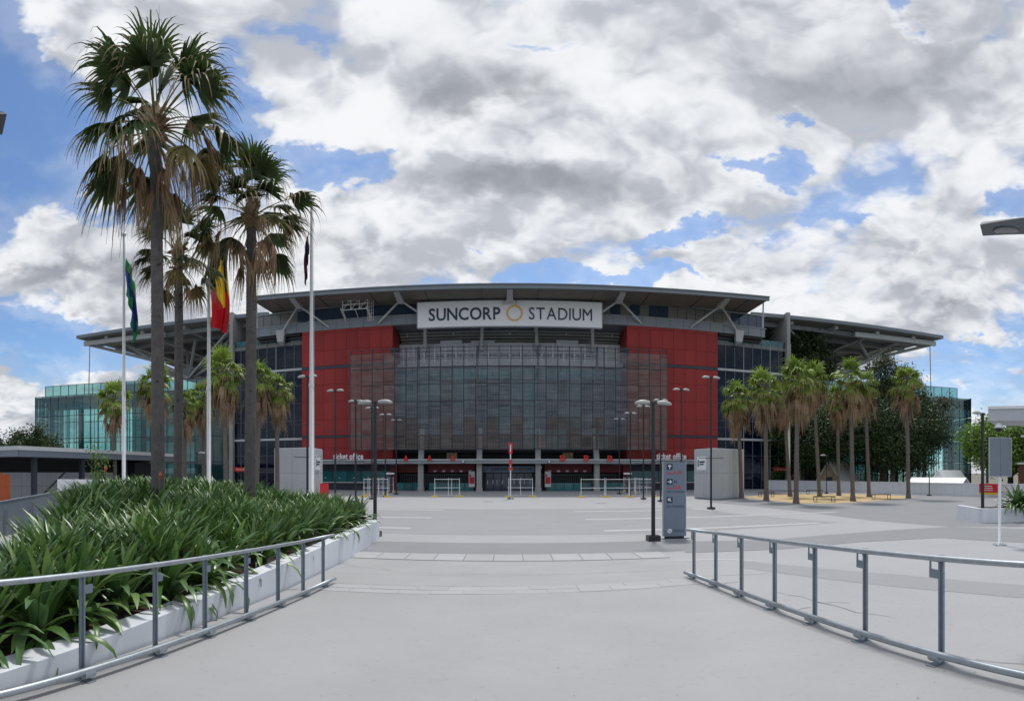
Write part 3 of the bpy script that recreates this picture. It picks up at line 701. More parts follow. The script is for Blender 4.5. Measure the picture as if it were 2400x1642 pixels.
for x in np.arange(-12.0, 11.6, .78): mb.box(x - .03, x + .03, 73.35, 73.41, 17.6, 18.3)
part('screen_rail', mb, MT['mullion'], scr)
for z in (7.5, 12.0, 16.55):
    mb = MB(); mb.box(-21.4, 21.1, 73.3, 74.2, z - .03, z + .03)
    for x in np.arange(-21, 21, 3.1): mb.beam((x, 73.3, z), (x, 76.0 if abs(x) > 16.2 else 79.4, z), .08, .08)
    part('walkway', mb, MT['navy'], scr)
for s in (-1, 1):
    mb = MB(); mb.box(s*15.6 - .55, s*15.6 + .55, 73.9, 74.4, 18.6, 19.5); part('loudspeaker', mb, MT['black'], st)

# big name sign
sg = thing('stadium_sign', 'long white sign reading SUNCORP STADIUM above the mesh screen', 'sign', (0, 74.4, 22.15))
mb = MB(); mb.box(-12.5, 12.45, 74.4, 75.0, 22.15, 25.62); part('sign_panel', mb, MT['sign_white'], sg)
mb = MB(); mb.box(-12.56, 12.51, 74.36, 74.5, 22.09, 22.2); mb.box(-12.56, 12.51, 74.36, 74.5, 25.58, 25.68); mb.box(-12.6, -12.5, 74.36, 75, 22.15, 25.62); mb.box(12.45, 12.55, 74.36, 75, 22.15, 25.62); part('sign_frame', mb, MT['steel'], sg)
def word(w, x0, x1, bold, sizez=2.32):
    """each letter a mesh of its own, spaced as in one run of type"""
    adv = []
    for ch in w:
        me = text_mesh(ch, sizez, .08, bold, 'LEFT'); xs_ = [v.co.x for v in me.vertices]; adv.append((me, min(xs_), max(xs_)))
    gap = .16 * sizez * (.55 if bold > 0 else .75); tot_ = sum(b_ - a for _, a, b_ in adv) + gap * (len(w) - 1); k = (x1 - x0) / tot_; x = x0
    for (me, a, b_), ch in zip(adv, w):
        me.transform(Matrix.Translation((-a, 0, 0))); me.transform(Matrix.Scale(k, 4, (1, 0, 0))); me.materials.clear(); me.materials.append(MT['sign_navy'])
        o = link('letter', me, sg); o.location = Vector((x, 74.36, 23.08)) - origin(sg); x += (b_ - a + gap) * k
word('SUNCORP', -10.95, -1.28, .036); word('STADIUM', 2.55, 11.1, .0)
for r0, r1, m_, y in ((.84, 1.16, 'ring2', 74.385), (.86, 1.03, 'ring', 74.35)):
    mb = MB(); mb.lathe([(r0, -.02), (r1, -.02), (r1, .02), (r0, .02), (r0, -.02)], 40, cap=False); mb.v = [(x + .62, y + z, q + 23.9) for x, q, z in mb.v]
    part('ring', mb, MT[m_], sg)

# stair towers with dark glass
for s in (-1, 1):
    tw = part('stair_tower', MB().box(s*30.1, s*41.9, 80.5, 85.9, 0, 21.9), MT['dark2'], st)
    tz = [0, 2.6, 5.1, 7.35, None, 7.75, 10.3, 12.9, 15.5, 17.75, None, 18.15, 21.6]
    rows_ = [(tz[i], tz[i+1]) for i in range(len(tz)-1) if tz[i] is not None and tz[i+1] is not None]
    for z0, z1 in rows_:
        me = MB().box(-.72, .72, 0, .04, .04, z1 - z0 - .04).mesh('pane', MT['pane_dark'])
        for i in range(8): inst('pane', me, tw, (s*(30.75 + i*1.5), 77.0, z0))
    mb = MB()
    for i in range(9): x = s*(30.0 + i*1.5); part('tower_mullion', MB().box(x - .05, x + .05, 76.9, 77.1, 0, 21.9 if i % 2 else 22.6), MT['tower_frame' if i % 3 else 'steel'], tw)
    mb = MB()
    for z0, z1 in rows_: part('tower_transom', MB().box(s*30, s*42, 76.93, 77.05, z1 - .025, z1 + .025), MT['tower_frame'], tw)
    for z in (7.55, 17.95): 
        mb = MB(); mb.box(s*30, s*42, 76.8, 77.4, z - .16, z + .16); part('floor_band', mb, MT['steel_light'], tw)
    mb = MB(); mb.box(s*30, s*42, 76.95, 77.5, 21.6, 22.1); part('parapet', mb, MT['concrete_dark'], tw)
    for i in range(8): 
        if i == 0: me = MB().box(-.7, .7, 0, .03, 0, .95).mesh('balustrade_pane', MT['balustrade'])
        inst('balustrade_pane', me, tw, (s*(30.75 + i*1.5), 77.0, 22.12))
    for k, (z0, z1) in enumerate(((.3, 4.0), (4.0, 7.6), (7.6, 11.1), (11.1, 14.5), (14.5, 17.9), (17.9, 21.0))):
        xa, xb = (s*31.5, s*39.5) if k % 2 == 0 else (s*39.5, s*31.5)
        if k % 2: xa, xb = s*31.5, s*39.5
        za, zb = (z1, z0)
        mb = MB(); mb.beam((xa, 78.6, za), (xb, 78.6, zb), .9, .14); mb.beam((xa, 78.1, za + .95), (xb, 78.1, zb + .95), .06, .08); mb.box(s*39.4, s*41.6, 78.2, 80, z0 - .1, z0)
        part('stair_flight', mb, MT['steel_light'], tw)
    mb = MB(); mb.hexa([(s*41.7, 76.4, 22.6), (s*42.3, 76.4, 22.6), (s*42.3, 86.5, 23.4), (s*41.7, 86.5, 23.4)], [(s*41.7, 76.4, 27.7), (s*42.3, 76.4, 27.7), (s*42.3, 86.5, 27.0), (s*41.7, 86.5, 27.0)])
    part('concrete_fin', mb, MT['concrete'], st)
    mb = MB(); mb.box(s*41.65, s*42.35, 76.3, 77.0, 0, 22.7); part('edge_column', mb, MT['concrete'], st)
    mb = MB()
    for x in (31.4, 32.0, 33.0): mb.beam((s*x, 77.2, 22.1), (s*x, 77.2, 23.1), .06, .06)
    for z in (22.6, 23.1): mb.beam((s*31.4, 77.2, z), (s*33.0, 77.2, z), .05, .05)
    part('guard_frame', mb, MT['white_paint'], st); part('roof_unit', MB().box(s*36.1, s*36.9, 77.3, 77.8, 22.1, 22.9), MT['white_paint'], st)
# exit signs on the towers
for s, px_ in ((-1, 563), (1, 2236 * .9683 and 1830)):
    X_ = 76.6 * T(px_); mb = MB(); mb.box(X_ - 1.25, X_ + 1.25, 76.6, 76.75, 2.55 + .15, 3.35); e_ = solo('exit_sign', mb, MT['red'], 'dark red exit gate sign on the %s glass stair tower' % ('left' if s < 0 else 'right'), 'sign', 'exit signs on the stair towers')
    text('lettering', 'Exit Gate Only', .42, (X_ + .15, 76.57, 2.9), MT['white_paint'], e_, width=1.7, depth=.02)

# ------------------------------------------------------------------ the side stands' roofs and trusses
def side_stand(s, label):
    g_ = thing('side_stand', label, 'stand', (s*58, 95, 0))
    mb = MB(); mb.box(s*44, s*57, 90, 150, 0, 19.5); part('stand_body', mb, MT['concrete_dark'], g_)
    a = (s*41.0, 77.3, 27.15); b_ = (s*74.2, 75.0, 28.35)
    mb = MB(); mb.hexa([(s*36, 77.9, 26.7), (s*73.9, 75.3, 28.0), (s*74.6, 150, 27.6), (s*36, 150, 26.4)], [(s*36, 77.9, 27.1), (s*73.9, 75.3, 28.35), (s*74.6, 150, 28.2), (s*36, 150, 27.0)])
    rf = part('roof', mb, MT['soffit2'], g_)
    mb = MB(); mb.beam((s*36, 77.6, 27.0), (s*74.3, 74.98, 28.3), .3, .55); mb.beam((s*74.3, 75, 28.3), (s*75, 150, 28.2), .3, .5); part('fascia', mb, MT['fascia'], rf)
    for i, t in enumerate((.2, .42, .64, .85)):
        x = s * (36 + 38 * t); y = 77.9 - 2.6 * t; z = 26.75 + 1.3 * t - .3
        mb = MB(); mb.hexa([(x - .35, y + .9, z - .25), (x + .35, y + .9, z - .25), (x + .45, 135, z - 2.0), (x - .45, 135, z - 2.0)], [(x - .35, y + .9, z + .25), (x + .35, y + .9, z + .25), (x + .45, 135, z + .25), (x - .45, 135, z + .25)])
        part('rafter', mb, MT['steel_light'], rf)
    for y in (80, 85.5, 92, 100, 110, 122, 136):
        mb = MB(); mb.beam((s*38, y, 26.3), (s*73.5, y, 27.5), .5, .7); part('purlin', mb, MT['steel'], rf)
    mb = MB(); mb.beam((s*56, 78.2, 26.5), (s*73.8, 76.6, 27.2), .6, .8); part('edge_beam', mb, MT['steel_light'], g_)
    # raking struts fan out from two nodes below the roof
    n1 = (s*57.5, 88, 20.4); n2 = (s*64.0, 84.5, 24.1)
    segs = [(n1, (s*53.5, 84, 26.4)), (n1, (s*47, 86, 26.4)), (n1, (s*44, 80, 26.2)), (n1, (s*45.5, 90, 25.8)), (n1, (s*52.5, 96, 26.4)), (n1, (s*60.5, 92, 26.6)),
            (n2, (s*67.5, 82, 26.9)), (n2, (s*60, 82.5, 26.7)), (n2, (s*66, 90, 26.8)), ((s*58.5, 89, 20.2), (s*43.8, 83, 23.4))]
    for p, q in segs:
        mb = MB(); mb.beam(p, q, .42, .42); part('strut', mb, MT['steel_light'], g_)
    for dy in (0, 1.6):
        mb = MB(); mb.beam((s*73.4, 77 + dy, 27.1), n2, .45, .5); mb.beam(n2, (n1[0], n1[1] + dy, n1[2]), .5, .55); part('tie_beam', mb, MT['steel_light'], g_)
    mb = MB(); mb.beam((s*70, 84, 26.9), (s*60, 92, 22.6), .3, .3); mb.beam((s*60, 92, 22.6), (s*50, 100, 20.5), .3, .3); part('tie_beam', mb, MT['steel'], g_)
    mb = MB(); mb.tube([(s*72.6, 76.8, 27.1), (s*72.9, 76.8, 17.0)], .1, 8); mb.tube([(s*72.6, 76.8, 27.3), (s*72.65, 76.8, 26.4)], [.28, .1], 8); part('hanger_rod', mb, MT['steel_light'], g_)
    # lower far roof tip
    mb = MB(); mb.hexa([(s*64.5, 86, 22.1), (s*48, 92, 19.6), (s*44, 130, 19.6), (s*66, 130, 22.1)], [(s*64.5, 86, 22.4), (s*48, 92, 22.4), (s*44, 130, 22.4), (s*66, 130, 22.4)]); part('lower_roof', mb, MT['steel'], g_)
side_stand(-1, 'left side stand, its grey truss roof reaching out over the green glass')
side_stand(1, 'right side stand, its grey truss roof reaching out over dark trees')

# ------------------------------------------------------------------ green glass pavilions
def pavilion(s, A, B, zt, label, cols):
    A = Vector((*A, 0)); B = Vector((*B, 0))
    g_ = thing('glass_pavilion', label, 'building', (A.x, A.y, 0))
    d = (B - A).normalized(); nrm = Vector((d.y, -d.x, 0)); 
    if nrm.y > 0: nrm = -nrm
    back = -nrm; Lg = (B - A).length; D = 12.0
    ang = math.atan2(d.y, d.x)
    def at(u, v, z): return A + d * u + back * v + Vector((0, 0, z))
    # floor slabs and roof deck
    for z, t in ((zt - .1, .35), (zt * .53, .3), (zt * .27, .25)):
        mb = MB(); lo = [at(.1, .1, z - t), at(Lg, .1, z - t), at(Lg, D, z - t), at(.1, D, z - t)]; hi = [p + Vector((0, 0, t)) for p in lo]
        if z == zt - .1: 
            part('roof_deck', MB().hexa(lo, hi), MT['navy'], g_)
        else:
            lo = [at(Lg*.55, 1.6, z - t), at(Lg, 1.6, z - t), at(Lg, D, z - t), at(Lg*.55, D, z - t)]; hi = [p + Vector((0, 0, t)) for p in lo]; part('floor_slab', MB().hexa(lo, hi), MT['steel'], g_)
    # deep glass beam band under the roof
    mb = MB(); lo = [at(2.0, 1.3, zt - 2.4), at(Lg, 1.3, zt - 2.4), at(Lg, 1.5, zt - 2.4), at(2.0, 1.5, zt - 2.4)]; part('inner_beam', MB().hexa(lo, [p + Vector((0, 0, 2.1)) for p in lo]), MT['pane_green2'], g_)
    zs = [0, zt * .27, zt * .53, zt * .78, zt]
    nb = int(Lg / 1.5); w = Lg / nb
    for j in range(4):
        h = zs[j+1] - zs[j]
        me = MB().box(.03, w - .03, 0, .03, .03, h - .03).mesh('pane', MT['pane_green'])
        me2 = MB().box(.03, w - .03, 0, .03, .03, h - .03).mesh('pane', MT['pane_green2'])
        for i in range(nb): inst('pane', me if i < nb * cols else me2, g_, at(i * w, 0, zs[j]), (0, 0, ang))
        nr = int(D / 1.5)
        for i in range(nr): inst('pane', me, g_, at(0, (i + (1 if s < 0 else 0)) * 1.5 * 1.0, zs[j]) if True else 0, (0, 0, ang + math.pi/2 * (-1 if s < 0 else 1) * (1)))
        if j:
            nbb = int(nb * cols)
            for i in range(0, nbb, 1): inst('pane', me, g_, at(i * w, D, zs[j]), (0, 0, ang))
    mb = MB()
    for i in range(nb + 1):
        p = at(i * w, -.02, 0); q = at(i * w, -.02, zt); mb.beam(p, q, .07, .07)
        mb.beam(at(i*w, D, 0), at(i*w, D, zt), .14, .14)
        if i % 2 == 0: mb.beam(at(i*w + .5, D*.55, 0), at(i*w + .5, D*.55, zt), .16, .16); mb.beam(at(i*w + .9, D*.3, 0), at(i*w + .9, D*.3, zt), .08, .08)
    for j in range(1, 5): mb.beam(at(0, -.03, zs[j]), at(Lg, -.03, zs[j]), .08, .09); mb.beam(at(0, D, zs[j]), at(Lg, D, zs[j]), .12, .12)
    part('glazing_bars', mb, MT['mullion'], g_)
    for i in range(0, 6):
        mb = MB(); u = 2.2 + i * (Lg - 3) / 5.5; mb.lathe([(.38, 0), (.38, zt - .5)], 12, tuple(at(u, 2.2, 0))); part('column', mb, MT['steel'], g_, smooth=True)
    # roof terrace balustrade, set back
    me = MB().box(.02, w - .02, 0, .03, 0, 1.9).mesh('balustrade_pane', MT['balustrade'])
    for i in range(nb - 1): inst('balustrade_pane', me, g_, at(1.6 + i * w, .9, zt + .05), (0, 0, ang))
    mb = MB()
    for i in range(nb): mb.beam(at(1.6 + i*w, .88, zt), at(1.6 + i*w, .88, zt + 1.95), .09, .09)
    mb.beam(at(1.6, .88, zt + 1.97), at(Lg, .88, zt + 1.97), .09, .07); part('balustrade_posts', mb, MT['mullion'], g_)
    mb = MB(); p = [at(Lg*.36, 4, zt + .3), at(Lg*.62, 4, zt + .3), at(Lg*.62, 7, zt + .3), at(Lg*.36, 7, zt + .3)]; mb.hexa(p, [q + Vector((0, 0, 1.7)) for q in p])
    p = [at(Lg*.34, 3.8, zt + 2.0), at(Lg*.64, 3.8, zt + 2.0), at(Lg*.64, 7.2, zt + 2.0), at(Lg*.34, 7.2, zt + 2.0)]; mb.hexa(p, [q + Vector((0, 0, .25)) for q in p], 1)
    part('plant_room', mb, [MT['steel'], MT['roof_white']], g_)
    return g_
pavilion(-1, (-75.2, 65.3), (-43.0, 78.5), 16.0, 'green glass pavilion with see-through corner left of the stadium', .5)
pavilion(1, (74.6, 69.0), (43.5, 79.5), 16.0, 'green glass pavilion mostly hidden behind trees right of the stadium', .5)

# ------------------------------------------------------------------ buildings and walls around the plaza
# open shed with a deep grey roof edge, left
sh = thing('shed', 'open fronted shed with deep grey roof edge and pale wall panels', 'shed', (-40, 34, 0))
mb = MB(); mb.prism([(-31.4, 25.6), (-33.0, 49.5), (-60, 49.5), (-60, 24.6), (-34.8, 24.9)][::-1], 3.72, 4.15); mb.prism([(-31.2, 25.5), (-32.8, 49.7), (-60, 49.7), (-60, 24.4), (-34.8, 24.7)][::-1], 4.151, 4.45, 1)
part('roof', mb, [MT['navy'], MT['steel_light']], sh)
mb = MB(); mb.beam((-31.35, 25.6, 3.95), (-32.95, 49.5, 3.95), .12, .55); mb.beam((-31.35, 25.6, 3.95), (-34.8, 24.85, 3.95), .12, .55); part('fascia', mb, MT['fascia'], sh)
for (x, y) in ((-32.6, 28.2), (-32.9, 33.8), (-33.3, 40), (-33.6, 46)):
    mb = MB(); mb.box(x - .18, x + .18, y - .18, y + .18, 0, 3.72); part('post', mb, MT['navy'], sh)
wp = MB().box(0, .08, -1.2, 1.2, 0, 1.2).mesh('wall_panel', MT['white_wall'])
for i in range(7):
    for j in range(2): inst('wall_panel', wp, sh, (-37.2, 27.0 + i * 2.43, .1 + j * 1.22))
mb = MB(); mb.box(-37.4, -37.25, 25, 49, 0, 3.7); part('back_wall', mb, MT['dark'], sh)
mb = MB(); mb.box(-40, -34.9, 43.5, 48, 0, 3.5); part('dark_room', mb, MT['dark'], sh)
for (p, q) in (((-33.2, 29.2, .4), (-33.6, 32.6, 2.6)), ((-33.5, 36.8, 2.7), (-33.8, 38.6, 1.0))):
    mb = MB(); mb.beam(p, q, .09, .12); part('brace', mb, MT['navy'], sh)
p = at_y(6, 1140, 24.6); mb = MB(); mb.box(p.x - 1.8, p.x - .22, 24.4, 25.5, .4, 2.35); mb.box(p.x - .5, p.x - .25, 24.5, 24.8, 2.35, 2.5)
kb = thing('skip', 'rusty orange container with white lettering at the left edge', 'container', (p.x, 25, 0))
mb.box(p.x - 1.8, p.x - .22, 24.45, 25.45, 0.02, .4); part('body', mb, MT['orange'], kb); mb = MB(); mb.box(p.x - 1.82, p.x - .18, 24.36, 24.4, 2.2, 2.38); part('rim', mb, MT['orange'], kb)
text('lettering', 'E', 1.0, (p.x - .42, 24.36, 1.2), MT['white_paint'], kb, width=.4)
mb = MB(); mb.box(-28.7, -23.6, 27.0, 27.25, 0, 2.03); solo('low_wall', mb, MT['white_paint'], 'short plain white wall behind the left metal fence', 'wall')
# metal slat fence going back on the left
fa, fb = Vector((-16.9, 12.6, 0)), Vector((-20.9, 22.6, 0)); fn = thing('metal_fence', 'grey upright-slat metal fence with a pale top rail behind the planting', 'fence', fa)
n = 70; zt0, zt1 = 1.33, 1.82
fp = thing
slats = {}
me = MB().box(-.062, .062, -.012, .012, 0, 1.0).mesh('slat', MT['galv_flat'])
ang = math.atan2(fb.y - fa.y, fb.x - fa.x)
for i in range(n):
    t = (i + .5) / n; p = fa.lerp(fb, t); z = zt0 + (zt1 - zt0) * t
    o = inst('slat', me, fn, (p.x, p.y, 0.02), (0, 0, ang)); o.scale = (1, 1, z - .04)
mb = MB(); mb.beam((fa.x, fa.y, zt0), (fb.x, fb.y, zt1), .09, .05); part('top_rail', mb, MT['galv'], fn)
for t in (.08, .28, .48, .68, .88):
    p = fa.lerp(fb, t); mb = MB(); mb.box(p.x + .06, p.x + .12, p.y - .03, p.y + .03, 0, zt0 + (zt1 - zt0) * t - .3); part('post', mb, MT['galv'], fn)

# pale kiosks either side
def kiosk(name, pts_px, rs, ztop, label, k):
    P_ = [at_r(px_, r) for px_, r in zip(pts_px, rs)]
    b_ = P_[0] + (P_[2] - P_[1]); poly = [(P_[0].x, P_[0].y), (P_[1].x, P_[1].y), (P_[2].x, P_[2].y), (b_.x, b_.y)]
    g_ = thing('kiosk', label, 'kiosk', (P_[1].x, P_[1].y, 0), 0, 'pale kiosks in front of the stadium')
    mb = MB(); mb.prism([(x, y) for x, y in poly], 0, ztop - .1); part('core', mb, MT['concrete_dark'], g_)
    for a, b2 in ((P_[0], P_[1]), (P_[1], P_[2])):
        d = (b2 - a); Lg = d.length; d.normalize(); n_ = max(1, round(Lg / 2.2)); w = Lg / n_; rows_ = ((0.06, ztop * .52), (ztop * .52, ztop))
        nrm = Vector((d.y, -d.x, 0)); 
        for z0, z1 in rows_:
            me = MB().box(.015, w - .015, -.05, .02, .012, z1 - z0 - .012).mesh('wall_panel', MT['kiosk'])
            for i in range(n_): inst('wall_panel', me, g_, a + d * (i * w) + Vector((0, 0, z0)), (0, 0, math.atan2(d.y, d.x)))
    mb = MB(); mb.prism(poly, ztop - .1, ztop + .04); part('roof', mb, MT['white_paint'], g_)
    i0 = k; a, b2 = P_[k], P_[k+1]; d = (b2 - a); Lg = d.length; d.normalize(); nrm = Vector((d.y, -d.x, 0)); an = math.atan2(d.y, d.x)
    c_ = a + d * Lg * (.42 if k == 0 else .5) + nrm * .1; sw = min(Lg * .62, 1.6)
    me = MB().box(-sw/2, sw/2, -.05, .05, 0, 1.3).mesh('sign_board', MT['sign_white']); o = inst('sign_board', me, g_, c_ + Vector((0, 0, 2.75)), (0, 0, an))
    q = MB(); q.box(-sw*.18, sw*.42, -.07, -.052, .70, .84); q.box(-sw*.18, sw*.30, -.07, -.052, .48, .60)
    inst('sign_print', q.mesh('sign_print', MT['sign_navy']), g_, c_ + Vector((0, 0, 2.75)), (0, 0, an))
    q = MB(); q.lathe([(.10, -.01), (.17, -.01), (.17, .01), (.10, .01)], 14, cap=False); q.v = [(x*.8 - sw*.33, y - .06, z*2 + .66) for x, z, y in q.v]
    inst('sign_emblem', q.mesh('sign_emblem', MT['sign_navy']), g_, c_ + Vector((0, 0, 2.75)), (0, 0, an))
    return g_
kiosk('kiosk', (643, 728, 755), (52.0, 50.5, 54.5), 4.75, 'pale panelled kiosk behind the flagpole left of the red block', 1)
kr = kiosk('kiosk', (1628, 1673, 1743), (54.5, 51.5, 55.0), 4.75, 'pale panelled kiosk with wall sign right of the red block', 0)
p = on_ground(1645, 1166); mb = MB()
for dx_ in (-.8, 0, .12): mb.tube([(p.x + dx_, p.y - .3, 0), (p.x + dx_, p.y - .3, 1.1)], .03, 6)
mb.tube([(p.x - .8, p.y - .3, 1.1), (p.x + .12, p.y - .3, 1.1)], .03, 6); solo('hoop_rail', mb, MT['steel'], 'small steel hoop rail standing against the right kiosk', 'rail')
mb = MB(); p = at_y(1653, 1121, 48); mb.box(p.x - .1, p.x + .1, 46.0, 46.1, 1.9, 2.3)
# curved low wall right with coping
cw = thing('boundary_wall', 'long low pale wall bounding the right side of the plaza', 'wall', (41, 50, 0))
path = [(37.2, 74), (38.9, 69.9), (40.6, 62), (41.4, 56.2), (42.3, 46), (43.0, 36.3), (43.6, 28), (44.0, 18)]
for i in range(len(path) - 1):
    a, b_ = Vector((*path[i], 0)), Vector((*path[i+1], 0)); d = (b_ - a).normalized() * .012
    mb = MB(); mb.beam(a + d + Vector((0, 0, .66)), b_ - d + Vector((0, 0, .66)), .25, 1.32); part('wall_panel', mb, MT['white_wall'], cw)
    mb = MB(); mb.beam(a + Vector((0, 0, 1.36)), b_ + Vector((0, 0, 1.36)), .36, .08); part('coping', mb, MT['white_paint'], cw)
p = at_r(2318, 55.0); mb = MB(); mb.box(p.x - .35, p.x - .25, p.y - 1.35, p.y + 1.0, .55, 1.42)
wsn = solo('wall_sign', mb, MT['red'], 'red notice board on the low pale wall behind the lamp post', 'sign')
t_ = MB(); t_.box(-.40, -.36, -.8, .5, .15, .22); t_.box(-.40, -.36, -.8, .5, .35, .42); t_.box(-.40, -.36, -.7, .3, .55, .62)
t_.v = [(x + .02, y, z) for x, y, z in t_.v]
inst('lettering', t_.mesh('lettering', MT['white_paint']), wsn, (p.x + .02, p.y, .6))
t_ = MB(); t_.box(-.38, -.3, -1.35, 1.0, -.2, 0); inst('yellow_strip', t_.mesh('yellow_strip', MT['yellow']), wsn, (p.x, p.y, .54))
# gate and wall past the bend
mb = MB()
for z in (.35, 1.25): mb.beam((41.8, 31, z), (42.0, 24, z), .05, .05)
for y in (24, 27.5, 31): mb.beam((41.95, y, 0), (41.95, y, 1.25), .05, .05)
solo('gate_rail', mb, MT['white_paint'], 'white rail gate in front of the right low wall', 'gate')
# planter with rosette plant, right
pl = thing('planter', 'low white walled planter holding spiky plants at the right edge', 'planter', (24, 18.4, 0))
mb = MB(); A = at_r(2303, 27.2); B_ = at_r(2440, 26.4); mb.hexa([(A.x, A.y, 0), (B_.x + 3, B_.y, 0), (B_.x + 3, B_.y + .25, 0), (A.x, A.y + .25, 0)], [(A.x, A.y, .72), (B_.x + 3, B_.y, .72), (B_.x + 3, B_.y + .25, .72), (A.x, A.y + .25, .72)])
mb.hexa([(A.x, A.y + .25, 0), (A.x + .25, A.y + .25, 0), (A.x + 1.6, A.y + 3, 0), (A.x + 1.3, A.y + 3, 0)], [(A.x, A.y + .25, .72), (A.x + .25, A.y + .25, .72), (A.x + 1.6, A.y + 3, .72), (A.x + 1.3, A.y + 3, .72)])
part('wall', mb, MT['white_wall'], pl)
mb = MB(); mb.hexa([(A.x + .25, A.y + .25, .3), (B_.x + 3, B_.y + .25, .3), (B_.x + 4, B_.y + 3, .3), (A.x + 1.6, A.y + 3, .3)], [(A.x + .25, A.y + .25, .6), (B_.x + 3, B_.y + .25, .6), (B_.x + 4, B_.y + 3, .6), (A.x + 1.6, A.y + 3, .6)]); part('soil', mb, MT['soil'], pl)
# canopy of a shelter reaching in at the right edge, camera dome under it
sc_ = thing('shelter', 'flat white shelter roof reaching in at the right edge', 'shelter', (27, 22, 0))
A = at_r(2316, 30.0); B_ = at_r(2500, 29.5)
mb = MB(); lo = [(A.x, A.y, 5.28), (B_.x, B_.y, 5.28), (B_.x + 3, B_.y + 3, 5.28), (A.x + 2.4, A.y + 1.5, 5.28)]; hi = [(x, y, 5.9) for x, y, z in lo]; mb.hexa(lo, hi); part('roof_edge', mb, MT['steel_light'], sc_)
mb = MB(); cen = Vector((A.x + 3.5, A.y + 2, 0)); lo = [(x + (x - cen.x) * .02, y + (y - cen.y) * .02, 5.91) for x, y, z in lo]; mb.hexa(lo, [(x, y, 6.06) for x, y, z in lo]); part('roof_sheet', mb, MT['roof_white'], sc_)
mb = MB(); mb.tube([(B_.x + 1.2, B_.y + 1.6, 0), (B_.x + 1.2, B_.y + 1.6, 5.28)], .12, 10); part('post', mb, MT['steel_light'], sc_)
p = at_r(2341, 30.1); dm_ = thing('dome_camera', 'white dome security camera hanging under the shelter roof', 'camera', (p.x, p.y, 4.9))
mb = MB(); mb.lathe([(.04, .38), (.05, .30), (.16, .22), (.24, .10), (.26, 0)], 14, (p.x, p.y, 4.9)); part('housing', mb, MT['white_paint'], dm_, smooth=True)
mb = MB(); mb.lathe([(.22, 0), (.19, -.12), (.1, -.2), (.0, -.22)], 14, (p.x, p.y, 4.9), cap=False); part('dome', mb, MT['black'], dm_, smooth=True)
# houses and a brick building beyond the wall
def gable(x, y, w, d, zb, zt, zr, rz, label, wall, cat='house', z0=-.3):
    g_ = thing('house', label, cat, (x, y, 0), rz)
    mb = MB(); mb.box(-w/2, w/2, 0, d, z0, zt); mb.add([(-w/2, 0, zt), (w/2, 0, zt), (0, 0, zr)], [(0, 1, 2)]); mb.add([(-w/2, d, zt), (w/2, d, zt), (0, d, zr)], [(0, 2, 1)])
    part('wall', mb, wall, g_, world=False)
    for s in (-1, 1):
        mb = MB(); e = .5; k_ = (zr - zt) / (w/2); lo = [(s*(w/2 + e), -e, zt - e*k_), (s*(w/2 + e), d + e, zt - e*k_), (0, d + e, zr), (0, -e, zr)]
        mb.hexa(lo, [(a, b_, c_ + .15) for a, b_, c_ in lo]); part('roof_slope', mb, MT['roof_white'], g_, world=False)
    mb = MB(); mb.box(-.5, .5, -.06, 0, zt - 1.1, zt - .1); part('window', mb, MT['pane_blue'], g_, world=False)
    for i in range(3):
        mb = MB(); mb.box(-w/2, w/2, -.05, -.01, zt - .3 - i * .5, zt - .26 - i * .5); part('weatherboard', mb, wall, g_, world=False)
    return g_
gable(44.6, 68.6, 3.0, 5, -2, 2.0, 4.1, R(-62), 'small tan gabled house with white roof behind the thin palms', MT['tan'])
gable(50.5, 51.5, 3.0, 5, -2, .9, 2.7, R(-75), 'white roofed house glimpsed under the big dark tree', MT['white_paint'])
gable(49.5, 46.5, 3.0, 7, -2, .7, 1.75, R(15), 'long pale roofed house deep behind the low wall', MT['white_paint'])
bb = thing('brick_building', 'brick building with white ledges at the far right edge', 'building', (62, 41, 0))
mb = MB(); mb.box(58, 66, 38, 44.5, -.3, 3.6); part('wall', mb, MT['brick'], bb); mb = MB(); mb.box(57.7, 66.3, 37.7, 44.8, 3.6, 3.85); part('ledge', mb, MT['white_paint'], bb)
mb = MB(); mb.box(58.6, 66, 38.5, 44, 3.85, 7.2); part('upper_wall', mb, MT['concrete_dark'], bb); mb = MB(); mb.box(58.3, 66.3, 38.2, 44.3, 7.2, 7.45); part('ledge', mb, MT['white_paint'], bb)

